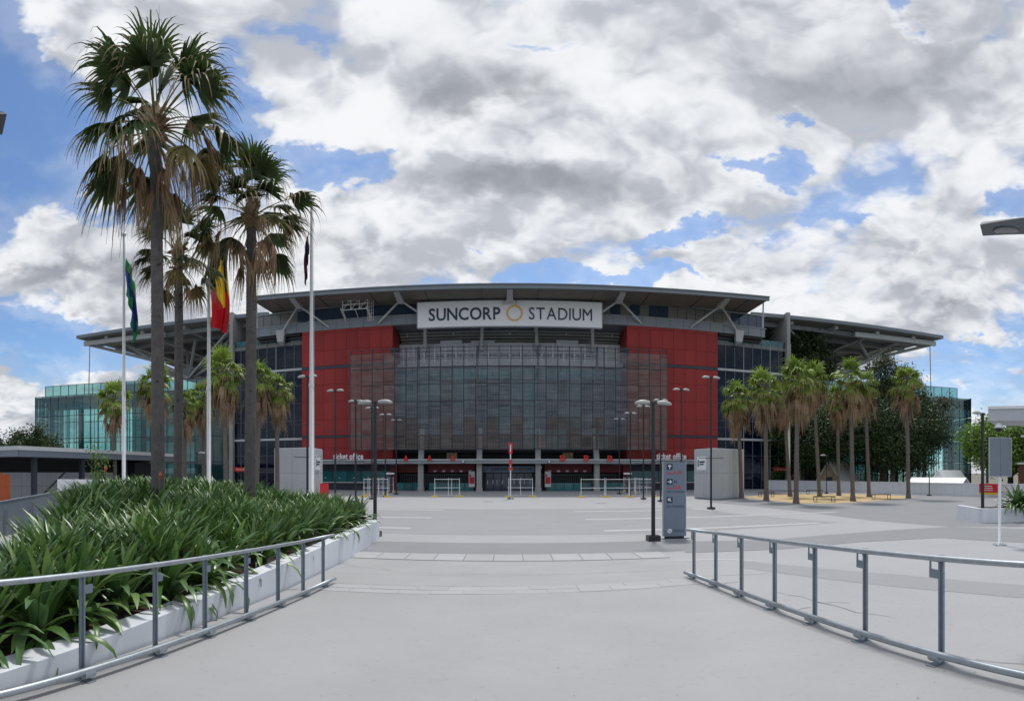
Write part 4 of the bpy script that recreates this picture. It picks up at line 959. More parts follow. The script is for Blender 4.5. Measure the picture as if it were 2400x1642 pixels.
# ------------------------------------------------------------------ trees
def leaf_cloud(blobs, n, size, mats, seed, wts=None, shell=.55, name='crown'):
    rg = np.random.RandomState(seed); vol = np.array([b[3] * b[4] * b[5] for b in blobs]) ** .75; pr = vol / vol.sum()
    idx = rg.choice(len(blobs), n, p=pr); B_ = np.array([b[:6] for b in blobs])[idx]
    d = rg.normal(size=(n, 3)); d /= np.linalg.norm(d, axis=1)[:, None]
    r = 1 - shell * rg.rand(n) ** 1.6 + np.clip(rg.normal(size=n), -1.5, 1.5) * .07
    # gather leaves in tufts
    c = B_[:, :3] + d * B_[:, 3:6] * r[:, None]
    k = max(8, n // 26); tid = rg.randint(0, k, n); tc_ = c[rg.choice(n, k)]; 
    near = np.linalg.norm(c - tc_[tid], axis=1)
    m = rg.rand(n) < .55; off = np.clip(rg.normal(size=(n, 3)), -1.6, 1.6) * size * 2.4
    c = np.where(m[:, None], tc_[tid] + off, c)
    nrm = d * .6 + rg.normal(size=(n, 3)) * .55 + np.array([0, 0, .35]); nrm /= np.linalg.norm(nrm, axis=1)[:, None]
    a = np.cross(nrm, rg.normal(size=(n, 3))); a /= np.linalg.norm(a, axis=1)[:, None]; b = np.cross(nrm, a)
    s = size * (.55 + .9 * rg.rand(n))[:, None]
    V = np.stack([c - a * s * .5 , c + b * s * .3, c + a * s * .5, c - b * s * .3], 1).reshape(-1, 3)
    me = bpy.data.meshes.new(name); me.vertices.add(4 * n); me.vertices.foreach_set('co', V.ravel())
    me.loops.add(4 * n); me.loops.foreach_set('vertex_index', np.arange(4 * n)); me.polygons.add(n)
    me.polygons.foreach_set('loop_start', np.arange(0, 4 * n, 4)); me.polygons.foreach_set('loop_total', np.full(n, 4))
    for x in mats: me.materials.append(x)
    cl = (tid * 7919 % 97) / 97.0; w = (rg.rand(n) * .5 + cl * .5); cuts = wts or [.5, .85]
    me.polygons.foreach_set('material_index', np.minimum(len(mats) - 1, np.searchsorted(cuts, w)).astype(np.int32)); me.update(); me.validate(); return me
def tree(name, label, x, y, blobs, n, size, mats, seed, trunk_r=.3, bark='bark', limbs=5, zb=-.3, shell=.6, group=None, cat='tree', wts=None):
    """blobs are relative to the trunk's foot: x, y, z, rx, ry, rz"""
    g_ = thing(name, label, cat, (x, y, 0), 0, group); rg = random.Random(seed)
    zc = min(b[2] - b[5] * .2 for b in blobs); mb = MB()
    mb.tube([(0, 0, zb), (.1, 0, zc * .5), (0, .1, zc)], [trunk_r * 1.25, trunk_r, trunk_r * .75], 10)
    for b in sorted(blobs, key=lambda b: -b[3])[:limbs + 3]:
        q = (b[0], b[1], b[2]); m_ = (q[0] * .45, q[1] * .45, zc * .7 + (q[2] - zc) * .55)
        mb.tube([(0, 0, zc * .6), m_, q], [trunk_r * .6, trunk_r * .42, trunk_r * .12], 6)
    part('trunk', mb, MT[bark], g_, world=False, smooth=True)
    link('crown', leaf_cloud(blobs, n, size, mats, seed, wts, shell), g_); return g_
def rblobs(rx, ry, zc, rz, k, seed, br=.45):
    rg = random.Random(seed); out_ = [(0, 0, zc, rx * .62, ry * .62, rz * .62)]
    for i in range(k):
        a = 2 * math.pi * i / k + rg.uniform(-.3, .3); e = rg.uniform(-.65, .95); ce = math.sqrt(max(0, 1 - e * e)); q = rg.uniform(.55, .8)
        s = rg.uniform(br * .7, br * 1.25); out_.append((rx * q * ce * math.cos(a), ry * q * ce * math.sin(a), zc + rz * q * e, rx * s, ry * s, rz * s))
    return out_
A_, B2, C2, D2 = MT['leaf_a'], MT['leaf_b'], MT['leaf_c'], MT['leaf_d']
tree('fig_tree', 'huge dark spreading tree behind the right low wall', 52.5, 66, rblobs(13.0, 8, 7.6, 6.8, 26, 1, .36), 85000, .32, [A_, A_, B2], 1, .6, zb=-.5, wts=[.6, .9])
tree('fig_tree', 'broad dark tree left of the huge tree, behind thin palms', 44.5, 76.5, rblobs(7.5, 5, 6.2, 5.5, 16, 2, .4), 32000, .32, [A_, B2, B2], 2, .45, wts=[.55, .85])
tree('fig_tree', 'tall dark olive tree in front of the right side roof', 47.6, 84, rblobs(7.6, 5.0, 21.6, 5.0, 20, 3, .42), 32000, .44, [A_, A_, D2], 3, .4, wts=[.3, .72])
tree('gum_tree', 'airy gum tree rising over the huge dark tree', 56.5, 68.5, [(0, 0, 16.5, 3.4, 3, 2.6), (-3.4, 0, 18.6, 1.9, 2, 1.3), (2.8, 0, 16, 2.6, 2, 2.4), (5.4, -1, 13.6, 2.2, 2, 2.4), (-1.6, 0, 20.0, 1.9, 2, 1.0), (7.4, -2, 11, 2, 2, 2.2), (1.9, 0, 18.8, 1.8, 2, 1.0), (-3.0, 0, 15, 2.4, 2, 2.4), (8.6, -3, 14.0, 1.6, 1.6, 1.2), (4.4, 0, 17.6, 1.4, 1.4, 1.0), (0, 0, 13, 3, 2.4, 2.4)], 24000, .32, [A_, D2, D2], 4, .35, 'bark_pale', shell=.95, zb=-.5, wts=[.4, .7])
tree('gum_tree', 'slim gum tree with pale bare limbs behind the palm cluster', 42.2, 73.5, [(0, 0, 9.5, 2.4, 2.4, 2.6), (1.5, 0, 7.6, 2, 2, 2)], 6000, .36, [A_, A_, B2], 14, .16, 'bark_pale', zb=-.3, shell=.9)
tree('gum_tree', 'small leafy treetop behind the right lamp head', 68, 58.5, [(0, 0, 9.2, 1.5, 1.5, 1.6), (1.4, 0, 10.2, 1.7, 1.3, 1.1), (-.6, 0, 7.6, 1.6, 1.2, 1.6)], 3600, .32, [A_, D2, D2], 5, .2, shell=.95)
tree('leafy_tree', 'bright green rounded tree at the right edge', 62.0, 49.0, rblobs(8.0, 6, 5.8, 4.2, 22, 6, .38), 52000, .32, [B2, C2, C2], 6, .4, zb=-.5, wts=[.42, .8])
tree('leafy_tree', 'second bright green tree, lower and further right', 64.0, 40.0, rblobs(5.5, 5, 5.2, 4.0, 16, 7, .38), 22000, .38, [B2, C2, C2], 7, .35, zb=-.5, wts=[.42, .8])
tree('shrub', 'rounded mid green shrub by the right low wall', 40.6, 78.5, rblobs(2.3, 2, 1.9, 2.3, 8, 8, .45), 8000, .26, [B2, B2, A_], 8, .1, cat='shrub')
tree('conifer', 'dark bushy tree behind the shed at the left edge', -72, 54, rblobs(4.6, 3, 4.8, 4.2, 14, 9, .36), 15000, .40, [A_, A_, B2], 9, .3, wts=[.6, .9])
tree('conifer', 'dark pointed tree beside the glass pavilion corner', -66, 57.5, [(0, 0, 4, 2.8, 2.4, 3.2), (0, 0, 7.2, 1.7, 1.6, 1.8), (.3, 0, 8.8, .7, .7, .9), (2.6, 0, 5.6, 1.9, 1.8, 2.2), (-2.6, 0, 4.5, 2, 1.8, 2.5), (4.2, 0, 4.2, 1.6, 1.6, 2.2)], 15000, .38, [A_, A_, B2], 10, .3, wts=[.6, .9])
tree('conifer', 'small dark tree between the two bushy trees at left', -76, 62, [(0, 0, 5.5, 2.5, 2.3, 3.2), (.5, 0, 8.3, 1.4, 1.4, 1.6)], 7000, .38, [A_, A_, B2], 15, .25)
for i, (x, y) in enumerate([(-150, 150), (-190, 120), (180, 140), (150, 190), (210, 100), (-240, 90)]):
    pass

# ------------------------------------------------------------------ palms
def frond_mesh(name, elev, plen, fan, nseg, seed, droop, split, mats, wid=.05, dead=False, grav=2.6):
    """fan leaf: stalk along +X at the given elevation, pleated blade, free drooping tips"""
    rg = random.Random(seed); mb = MB()
    e = R(elev); pts = []; x = z = 0.0; cur = e
    for i in range(6):
        pts.append(Vector((x, rg.uniform(-.01, .01), z))); cur -= R(droop * .22) * (math.cos(cur) * .8 + .2); st = plen / 5; x += st * math.cos(cur); z += st * math.sin(cur)
    mb.tube(pts, [.032, .026, .022, .018, .015, .012], 4, k=0)
    h = pts[-1]; d0 = (pts[-1] - pts[-2]).normalized(); side = Vector((0, 1, 0)); upv = side.cross(d0) * -1
    spread = R(62 if dead else 84)
    for j in range(nseg):
        u = (j + .5) / nseg * 2 - 1; a = u * spread
        Lg = fan * (1 - .30 * abs(u) ** 1.5) * (rg.uniform(.86, 1.12) if not dead else rg.uniform(.55, 1.15))
        dirv = (d0 * math.cos(a) + side * math.sin(a)).normalized(); dirv = (dirv + upv * -.25 * abs(u) ).normalized()
        zig = upv * (.035 if j % 2 else -.035)
        p = h.copy(); rows = []; ns = 7; sp = split * rg.uniform(.8, 1.15); gk = rg.uniform(.6, 1.5); dev = rg.uniform(-.10, .10) if dead else rg.uniform(-.05, .05)
        for q in range(ns + 1):
            t = q / ns
            across = side * math.cos(a) - d0 * math.sin(a)
            w = math.sin(min(1, t * 1.5 / sp) * math.pi / 2) * wid * (1 if t < sp else max(.07, (1 - (t - sp) / (1 - sp)) ** 1.3 * .62))
            rows.append((p - across * w * .55, p + across * w * .55 + zig * (1 if t < sp else .3)))
            g = (.10 if t < sp * .85 else 1.35 * (t - sp * .85) / (1 - sp * .85) + .25) * (droop / 30.0) * (1.25 if elev > 55 else 1.2) * gk
            if dead: g = (.9 if t < .25 else grav) * gk
            dirv = (dirv + side * dev * .3 + Vector((rg.uniform(-.04, .04), rg.uniform(-.04, .04), -g * .55))).normalized()
            p = p + dirv * (Lg / ns)
        vs_ = [v for r_ in rows for v in r_]; n = len(mb.v); mb.v += [tuple(v) for v in vs_]
        tip = rg.random() < .6
        for q in range(ns):
            mb.f.append((n + 2*q, n + 2*q + 1, n + 2*q + 3, n + 2*q + 2)); mb.m.append(2 if (q >= ns - 3 and tip) else 1)
    return mb.mesh(name, [MT['petiole'] if not dead else MT['frond_dead']] + mats)
def trunk_mesh(h, r0, r1, m, lean=(0, 0), seed=0, flare=1.35, n=14, ring=.11):
    rg = random.Random(seed); mb = MB(); pts = []; rs = []; N_ = int(h / ring)
    ph = rg.uniform(0, 6)
    for i in range(N_ * 2 + 1):
        t = i / (N_ * 2); z = t * h; bend = math.sin(t * 2.3 + ph) * .05 * (h / 8)
        pts.append((lean[0] * t + bend - math.sin(ph) * .05 * (h / 8), lean[1] * t ** 1.3, z))
        r = (r0 + (r1 - r0) * t) * (1 + (flare - 1) * max(0, 1 - z / 1.0) ** 2); rs.append(r * (1.0 if i % 2 else .955) * rg.uniform(.985, 1.015))
    mb.tube(pts, rs, n); return mb.mesh('trunk', MT[m], True), Vector(pts[-1])
BIG = {}
for e_, dr in ((82, 24), (62, 27), (40, 28), (18, 34), (-5, 38), (-32, 38)):
    BIG[e_] = [frond_mesh('frond', e_, 1.40, 1.45, 28, 10 + e_ + q, dr, .46, [MT['frond'] if not (e_ < 0 and q == 1) else MT['frond_mid'], MT['frond_tip'] if e_ < 50 else MT['frond']], .092) for q in range(2)]
BDEAD = {e_: [frond_mesh('dead_frond', e_, 1.15, 1.55, 22, 40 + e_ + q, 42, .22, [MT['frond_dead'], MT['frond_tip']], .055, True) for q in range(3)] for e_ in (10, -20, -45, -66)}
SM_ = {}
for e_, dr in ((80, 22), (55, 36), (30, 44), (5, 50), (-20, 50)):
    SM_[e_] = [frond_mesh('frond', e_, .80, 1.2, 17, 70 + e_ + q, dr, .5, [MT['frond_small'] if e_ > 0 else MT['frond_mid'], MT['frond_small'] if e_ > 40 else MT['frond_mid']], .17) for q in range(2)]
SDEAD = {e_: [frond_mesh('dead_frond', e_, 1.15 if e_ > -60 else .9, 1.55, 13, 90 + e_ + q, 42, .3, [MT['frond_dead'], MT['frond_tip']], .115, True, 1.05) for q in range(2)] for e_ in (-25, -50, -72)}
def place_frond(name, me, parent, p, az_, sc=1.0, roll=0.0):
    o = link(name, me, parent, p); o.rotation_euler = (roll, random.uniform(-.24, .24), az_); o.scale = (sc, sc, sc); return o
def big_palm(x, y, z0, h, r0, r1, sc, label, seed, greens, deads, lean=(0, 0)):
    g_ = thing('fan_palm', label, 'palm tree', (x, y, z0), 0, 'tall fan palms in the planting bed'); rg = random.Random(seed)
    me, top = trunk_mesh(h, r0, r1, 'trunk_big', lean, seed); link('trunk', me, g_)
    for (e_, n, dz_) in greens:
        a0 = rg.uniform(0, 6)
        for i in range(n):
            a = a0 + 2 * math.pi * i / n + rg.uniform(-.25, .25)
            place_frond('frond', rg.choice(BIG[e_]), g_, top + Vector((0, 0, dz_ * sc)), a, sc * rg.uniform(.86, 1.1), rg.uniform(-.25, .25))
    for (e_, n, dz_) in deads:
        a0 = rg.uniform(0, 6)
        for i in range(n):
            a = a0 + 2 * math.pi * i / n + rg.uniform(-.4, .4)
            place_frond('dead_frond', rg.choice(BDEAD[e_]), g_, top + Vector((0, 0, dz_ * sc)), a, sc * rg.uniform(.75, 1.15), rg.uniform(-.3, .3))
    mb = MB(); rr = random.Random(seed + 5)
    mb.tube([top + Vector((0, 0, -.3)), top + Vector((0, 0, .35)), top + Vector((0, 0, .8))], [r1 * .95, r1 * 1.5, r1 * .5], 10)
    for i in range(26):
        a = rr.uniform(0, 6.28); z = rr.uniform(-.35, .5); d = Vector((math.cos(a), math.sin(a), 0))
        p = top + Vector((0, 0, z)) + d * r1 * .8; mb.beam(p, p + d * rr.uniform(.1, .3) + Vector((0, 0, rr.uniform(-.05, .25))), .09, .05)
    part('boot', mb, MT['frond_dead'], g_, world=False); return g_, top
g1, top1 = big_palm(-9.25, 12.55, .75, 11.35, .205, .165, 1.22, 'tallest fan palm with huge ragged crown, nearest the ramp at left', 21,
    [(82, 2, -.25), (62, 7, .05), (40, 8, .1), (18, 7, .05), (-5, 6, 0)], [(10, 7, 0), (-20, 6, -.1), (-45, 5, -.2), (-66, 3, -.25)])
o = place_frond('dead_frond', BDEAD[-66][0], g1, top1 + Vector((.25, -.1, -1.1)), R(-20), 1.15)
g2, _ = big_palm(-11.05, 16.2, .75, 9.2, .18, .15, .80, 'slimmer fan palm behind the tallest trunk, lowest of the three crowns', 22,
    [(82, 2, .2), (62, 4, .2), (40, 6, .2), (18, 6, .05), (-5, 5, -.05)], [(-20, 3, -.1), (-45, 3, -.2)], lean=(-.05, 0))
g3, _ = big_palm(-7.85, 15.5, .75, 9.6, .20, .16, .92, 'fan palm left of the near flagpole with long hanging dead fronds', 23,
    [(82, 3, .2), (62, 6, .2), (40, 8, .1), (18, 6, .05), (-5, 3, 0)], [(10, 5, .05), (-20, 5, -.1), (-45, 4, -.2), (-66, 2, -.25)], lean=(-.05, 0))
def small_palm(px_, r, top_y, label, seed, group, sc=1.0, foot_px=None, dead=1.0):
    sc *= .93
    a = at_r(foot_px or px_, r); t_ = at_r(px_, r); zt = EYE + (YH - top_y) / FPX * r; crown = 1.42 * sc; h = zt - crown
    g_ = thing('small_fan_palm', label, 'palm tree', (a.x, a.y, 0), 0, group); rg = random.Random(seed)
    me, top = trunk_mesh(h, .21, .17, 'trunk_small', (t_.x - a.x, t_.y - a.y), seed, 1.5, 10, .3); link('trunk', me, g_)
    for (e_, n, dz_) in ((80, 4, .5), (55, 7, .45), (30, 8, .35), (5, 5, .25), (-20, 2, .15)):
        a0 = rg.uniform(0, 6)
        for i in range(n): place_frond('frond', rg.choice(SM_[e_]), g_, top + Vector((0, 0, dz_ * sc)), a0 + 6.283 * i / n + rg.uniform(-.3, .3), sc * rg.uniform(.8, 1.12), rg.uniform(-.25, .25))
    for (e_, n, dz_) in ((-25, int(15 * dead), .2), (-50, int(14 * dead), -.1), (-72, int(9 * dead), -.5)):
        a0 = rg.uniform(0, 6)
        for i in range(n): place_frond('dead_frond', rg.choice(SDEAD[e_]), g_, top + Vector((0, 0, dz_ * sc)), a0 + 6.283 * i / n + rg.uniform(-.3, .3), sc * rg.uniform(.7, 1.15), rg.uniform(-.25, .25))
GR = 'small fan palms with dead skirts on the gravel circle'; GL = 'small fan palms before the left glass walls'
small_palm(1728, 53.5, 908, 'leftmost small palm, beside the right kiosk', 31, GR, 1.25, 1738)
small_palm(1793, 48.6, 884, 'second small palm from the right kiosk, upright trunk', 32, GR, 1.25, 1796)
small_palm(1838, 58, 905, 'small palm leaning, hidden behind two crowns near the white pole', 33, GR, 1.2, 1852)
small_palm(1872, 44.6, 858, 'nearest small palm with broad crown, trunk foot at gravel front', 34, GR, 1.25, 1866)
small_palm(1908, 57, 866, 'small palm with trunk leaning right behind the front bench', 35, GR, 1.3, 1921)
small_palm(1964, 60, 915, 'short small palm half hidden with thick brown skirt', 36, GR, 1.15, 1966)
small_palm(1993, 48.2, 858, 'tall small palm between the two right benches', 37, GR, 1.3, 1999)
small_palm(2028, 57, 880, 'small palm leaning left, behind the rightmost bench', 38, GR, 1.2, 2037)
small_palm(2126, 53.5, 868, 'rightmost small palm, alone before the huge dark tree', 39, GR, 1.3, 2129, .6)
wp_ = at_r(1849, 62); mb = MB(); mb.tube([(wp_.x, wp_.y, 0), (wp_.x, wp_.y, 10.8)], .14, 8); solo('white_pole', mb, MT['white_paint'], 'plain white pole between the small palms', 'pole', smooth=True)
small_palm(270, 50, 910, 'leftmost small palm above the shed roof', 41, GL, 1.25, None, .6)
small_palm(362, 49, 868, 'small palm behind the tallest trunk', 42, GL, 1.3)
small_palm(432, 50, 925, 'low small palm just right of the slim trunk', 43, GL, 1.1)
small_palm(478, 53, 905, 'small palm right behind the middle flagpole', 44, GL, 1.2)
small_palm(527, 45, 838, 'biggest small palm with thick tan skirt, between flagpole and trunk', 45, GL, 1.4, 530)
small_palm(607, 46, 866, 'small palm just right of the third tall trunk', 46, GL, 1.15, 600)
small_palm(652, 47, 886, 'small palm in front of the left stair tower by the kiosk', 47, GL, 1.15, 650)

# ------------------------------------------------------------------ planting bed: wall, soil, strap-leaved plants
def wall_x(y): return -(3.95 + (y - 4) * .055)
bw = thing('bed_wall', 'white rendered wall holding the planting bed beside the ramp', 'wall', (-4.4, 12, 0))
ys = [-4 + i * 4.84 for i in range(6)]
for a, b_ in zip(ys[:-1], ys[1:]):
    mb = MB(); xa, xb = wall_x(a), wall_x(b_); e = .0015
    mb.hexa([(xa - .32, a + e, -.02), (xa, a + e, -.02), (xb, b_ - e, -.02), (xb - .32, b_ - e, -.02)], [(xa - .32, a + e, .70), (xa, a + e, .70), (xb, b_ - e, .70), (xb - .32, b_ - e, .70)])
    part('wall_length', mb, MT['white_wall'], bw)
mb = MB(); xe = wall_x(20.2); mb.box(-17.4, xe - .33, 20.0, 20.2 - .01, 0, .70); part('end_wall', mb, MT['white_wall'], bw)
def soil_z(x, y):
    d = (wall_x(y) - .32) - x; return .60 + .72 * min(1, max(0, d) / 6.0)
mb = MB(); gx = 14; gy = 20
def bed_left(y): return float(np.interp(y, [-3, 4.85, 5.9, 7.9, 12.6, 19.98], [-6.2, -6.4, -7.0, -8.6, -12.4, -17.4]))
for j in range(gy + 1):
    y = -3 + (19.98 + 3) * j / gy; x1 = wall_x(y) - .3; x0 = bed_left(y)
    for i in range(gx + 1):
        x = x0 + (x1 - x0) * i / gx; mb.v.append((x, y, soil_z(x, y)))
for j in range(gy):
    for i in range(gx): mb.f.append((j*(gx+1) + i, j*(gx+1) + i + 1, (j+1)*(gx+1) + i + 1, (j+1)*(gx+1) + i)); mb.m.append(0)
n0 = len(mb.v)
for j in range(gy + 1): x, y, z = mb.v[j*(gx+1)]; mb.v.append((x, y, -.02))
for j in range(gy): mb.f.append((j*(gx+1), (j+1)*(gx+1), n0 + j + 1, n0 + j)); mb.m.append(0)
structure('soil', mb, MT['soil'], True)
def leaf_arrays(rg, L_, w, e0, droop, n=7, twist=0.0):
    """V-folded strap leaf along +X: (n+1)*3 points"""
    pts = np.zeros((n + 1, 3, 3)); x = z = 0.0; cur = e0; yb = 0.0; bend = rg.uniform(-.18, .18)
    for i in range(n + 1):
        t = i / n; ww = w * (.45 + 1.15 * math.sin(min(1, t * 1.25 + .12) * math.pi * .62)) * (1 - max(0, (t - .72) / .28) ** 1.6)
        ww = max(ww, .004); fold = ww * .38
        nx_, nz_ = -math.sin(cur), math.cos(cur)
        pts[i, 0] = (x + nx_ * fold, yb + ww, z + nz_ * fold); pts[i, 1] = (x, yb, z); pts[i, 2] = (x + nx_ * fold, yb - ww, z + nz_ * fold)
        st = L_ / n; x += st * math.cos(cur); z += st * math.sin(cur); yb += bend * st * t; cur -= droop / n * (.35 + 1.5 * t)
    return pts
def leaf_faces(n=7):
    f = []
    for i in range(n):
        a = i * 3; f += [(a, a + 1, a + 4, a + 3), (a + 1, a + 2, a + 5, a + 4)]
    return np.array(f)
LF = leaf_faces()
rng = random.Random(99)
LIB = []
for k in range(16):
    L_ = rng.uniform(.8, 1.15); e0 = R(rng.uniform(42, 88)); LIB.append(leaf_arrays(rng, L_, rng.uniform(.014, .025), e0, R(rng.uniform(8, 70)) * (1.2 - e0 / 2)))
# front plants: own objects, every leaf its own piece
LM = []
for k in range(12):
    e0 = R(rng.choice([20, 35, 50, 62, 75, 85])); A3 = leaf_arrays(rng, rng.uniform(.72, 1.02), rng.uniform(.024, .038), e0, R(rng.uniform(50, 125)) * (1.25 - e0 / 2.2))
    for mk in (('strap', 'strap2', 'strap3') if k < 9 else ('strap', 'strap2', 'strap')):
        me = bpy.data.meshes.new('leaf'); me.from_pydata([tuple(v) for v in A3.reshape(-1, 3)], [], [tuple(f) for f in LF.tolist()]); me.materials.append(MT[mk])
        me.polygons.foreach_set('use_smooth', [True] * len(me.polygons)); LM.append(me)
DM = bpy.data.meshes.new('dead_leaf'); DM.from_pydata([tuple(v) for v in leaf_arrays(rng, .8, .026, R(15), R(120)).reshape(-1, 3)], [], [tuple(f) for f in LF.tolist()]); DM.materials.append(MT['strap_dead'])
def plant(x, y, z, n, label, seed, group, sc=1.0, towards=None):
    g_ = thing('strap_leaf_plant', label, 'plant', (x, y, z), 0, group); rg = random.Random(seed)
    for i in range(n):
        a = rg.uniform(0, 2 * math.pi) if (towards is None or rg.random() < .45) else towards + rg.gauss(0, .8)
        big_ = 1.15 if seed < 204 else 1.0; o = link('leaf', rg.choice(LM), g_, (rg.uniform(-.07, .07), rg.uniform(-.07, .07), rg.uniform(-.03, .12))); o.rotation_euler = (rg.uniform(-.3, .3), rg.uniform(-.15, .15), a); s = sc * rg.uniform(.8, 1.18); o.scale = (s, s * big_, s)
    for i in range(rg.randint(0, 2)):
        o = link('dead_leaf', DM, g_, (0, 0, .02)); o.rotation_euler = (0, R(18), (towards or 0) + rg.gauss(0, .7)); s = sc * rg.uniform(.7, 1); o.scale = (s, s, s)
    return g_
GP = 'strap-leaved plants along the top of the bed wall'
fr = [(1.6, 'near the left frame edge'), (2.35, 'just left of the nearest rail post'), (3.15, 'hanging over the wall beside the nearest rail post'), (3.95, 'right of the nearest rail post'), (4.75, 'beside the second rail post'),
      (5.6, 'between the second and third rail posts'), (6.5, 'bushiest, at the third rail post'), (7.6, 'between the third and fourth rail posts'), (8.8, 'before a bare patch of soil by the fourth post'),
      (10.1, 'beside the fifth rail post'), (11.5, 'beside the sixth rail post'), (13.0, 'where the handrail ends'), (14.6, 'past the handrail end'), (16.2, 'two from the bed corner'), (17.8, 'beside the bed corner'), (19.2, 'at the bed corner, furthest along')]
for i, (y, w_) in enumerate(fr):
    x = wall_x(y) - .56 - .08 * (i % 3); plant(x, y, soil_z(x, y), 40 if i < 8 else 30, 'green strap-leaved plant ' + w_, 200 + i, GP, 1.0 if y < 9 else .98, towards=R(-25))
# the mass behind them
def strap_mass(pts_, seed, per=17, sc=1.0):
    rg = random.Random(seed); Vs = []; mats_ = []
    for (x, y, z) in pts_:
        tone = rg.random()
        for i in range(per):
            A3 = rg.choice(LIB).reshape(-1, 3); a = rg.uniform(0, 2 * math.pi); c_, s_ = math.cos(a), math.sin(a); k_ = sc * rg.uniform(.72, 1.12)
            v = A3 * k_; r_ = np.empty_like(v); r_[:, 0] = v[:, 0] * c_ - v[:, 1] * s_ + x + rg.uniform(-.08, .08); r_[:, 1] = v[:, 0] * s_ + v[:, 1] * c_ + y + rg.uniform(-.08, .08); r_[:, 2] = v[:, 2] + z
            Vs.append(r_); t = tone * .5 + rg.random() * .5; mats_.append(0 if t < .46 else (1 if t < .62 else (2 if t < .985 else 3)))
    V = np.concatenate(Vs); nl = len(Vs); F = (LF[None] + (np.arange(nl) * len(Vs[0]))[:, None, None]).reshape(-1, 4)
    me = bpy.data.meshes.new('strap_leaf_plants'); me.vertices.add(len(V)); me.vertices.foreach_set('co', V.ravel()); nf = len(F)
    me.loops.add(4 * nf); me.loops.foreach_set('vertex_index', F.ravel().astype(np.int32)); me.polygons.add(nf); me.polygons.foreach_set('loop_start', np.arange(0, 4 * nf, 4)); me.polygons.foreach_set('loop_total', np.full(nf, 4))
    for k_ in ('strap', 'strap2', 'strap3', 'strap_dead'): me.materials.append(MT[k_])
    me.polygons.foreach_set('material_index', np.repeat(np.array(mats_), len(LF)).astype(np.int32)); me.polygons.foreach_set('use_smooth', [True] * nf); me.update(); me.validate(); return me
rg = random.Random(5); pts_ = []
y = 1.2
while y < 19.7:
    x = wall_x(y) - .95
    while x > bed_left(y) + .35:
        xx, yy = x + rg.uniform(-.17, .17), y + rg.uniform(-.17, .17)
        ang_ = math.atan2(xx, yy)
        if ang_ > -1.2 and not (8.2 < yy < 9.3 and xx > wall_x(yy) - 1.7): pts_.append((xx, yy, soil_z(xx, yy) + rg.uniform(-.05, .08) + .16 * math.sin(xx * 2.3 + 1.3 * math.sin(yy * 1.1)) * math.sin(yy * 1.9 + .7)))
        x -= .40
    y += .40
o = link('strap_leaf_plants', strap_mass(pts_, 6, 31, .99)); tag(o, 'dense mass of green strap-leaved plants filling the left bed', 'plants', kind='stuff')
# flower spikes
for i, (x, y) in enumerate([(-10.3, 11.5), (-8.8, 12.0)]):
    z = soil_z(x, y); mb = MB(); mb.tube([(x, y, z), (x + .03, y, z + 1.25)], .012, 5); mb.tube([(x + .03, y, z + 1.2), (x + .05, y, z + 1.32), (x + .04, y, z + 1.42)], [.02, .05, .01], 6, k=1)
    mb2 = mb; o = solo('flower_spike', mb2, [MT['petiole'], MT['orange']], 'rust coloured flower spike in the bed, %s' % ('left of the tallest trunk' if i == 0 else 'at the tallest trunk'), 'flower')
# sapling beside the shed
tree('sapling', 'thin yellow-green sapling standing up behind the bed', at_r(232, 21).x, at_r(232, 21).y, [(0, 0, 2.35, .28, .28, .5), (.3, 0, 3.0, .22, .2, .22), (-.26, 0, 3.1, .18, .18, .3), (.1, 0, 1.8, .3, .3, .3)], 900, .09, [B2, C2, C2], 12, .025, zb=0, cat='sapling', shell=.95)
# plants in the right planter
for i, px_ in enumerate((2382, 2420)):
    p = at_r(px_, 28.3); plant(p.x, p.y, .62, 80, 'spiky rosette plant in the right planter' if i == 0 else 'second spiky plant cut by the right frame edge', 300 + i, 'spiky plants in the right planter', 1.45)

# ------------------------------------------------------------------ handrails of the ramp
def handrail(s, xr, h0, ys_, y_end, label, ztilt):
    g_ = thing('handrail', label, 'handrail', (xr, ys_[0], 0)); z = lambda y: ramp_z(xr * .98, y) + .02
    for nm, dz_, r_ in (('top_rail', .985, .029), ('bottom_rail', .085, .034)):
        P_ = [(xr + (0 if nm == 'top_rail' else -s * .035), y, z(y) + dz_) for y in (-1.2, 1, 3, 5, 7, 9, y_end)]; mb = MB(); mb.tube(P_, r_, 12); part(nm, mb, MT['galv'], g_, smooth=True)
    for y in ys_:
        z0 = z(y) - .02; mb = MB(); xo = xr + s * .045
        mb.box(xo - .011, xo + .011, y - .034, y + .034, z0, z0 + 1.03); mb.box(xo - .034, xo + .034, y - .006, y + .006, z0, z0 + 1.03)
        mb.box(xr - .11, xr + .09, y - .055, y + .055, z0 - .004, z0 + .014)
        p_ = part('post', mb, MT['galv_flat'], g_)
        mb = MB(); xo2 = xr + s * .045; q = s
        # little flat hook that carries the rail
        mb.box(xo2 - .01, xo2 + s*.012, y, y + .16, z0 + .80, z0 + .885); mb.box(xo2 - .008, xo2 + s*.008, y + .145, y + .16, z0 + .885, z0 + .96); mb.box(xo2 - .008, xo2 + s*.008, y + .03, y + .16, z0 + .96, z0 + .974)
        mb.tube([(xr, y, z0 + .985), (xo2, y, z0 + .90)], .008, 6); part('bracket', mb, MT['galv_flat'], p_)
        mb = MB(); mb.tube([(xr - s*.035, y - .07, z0 + .075 + .003), (xr - s*.035, y + .07, z0 + .075)], .042, 10); part('rail_clamp', mb, MT['galv'], p_)
handrail(-1, -3.62, .9, [1.35, 2.6, 3.77, 4.93, 5.98, 7.12, 8.25, 9.37, 10.47], 11.0, 'galvanised handrail on the left of the ramp, before the plants', 0)
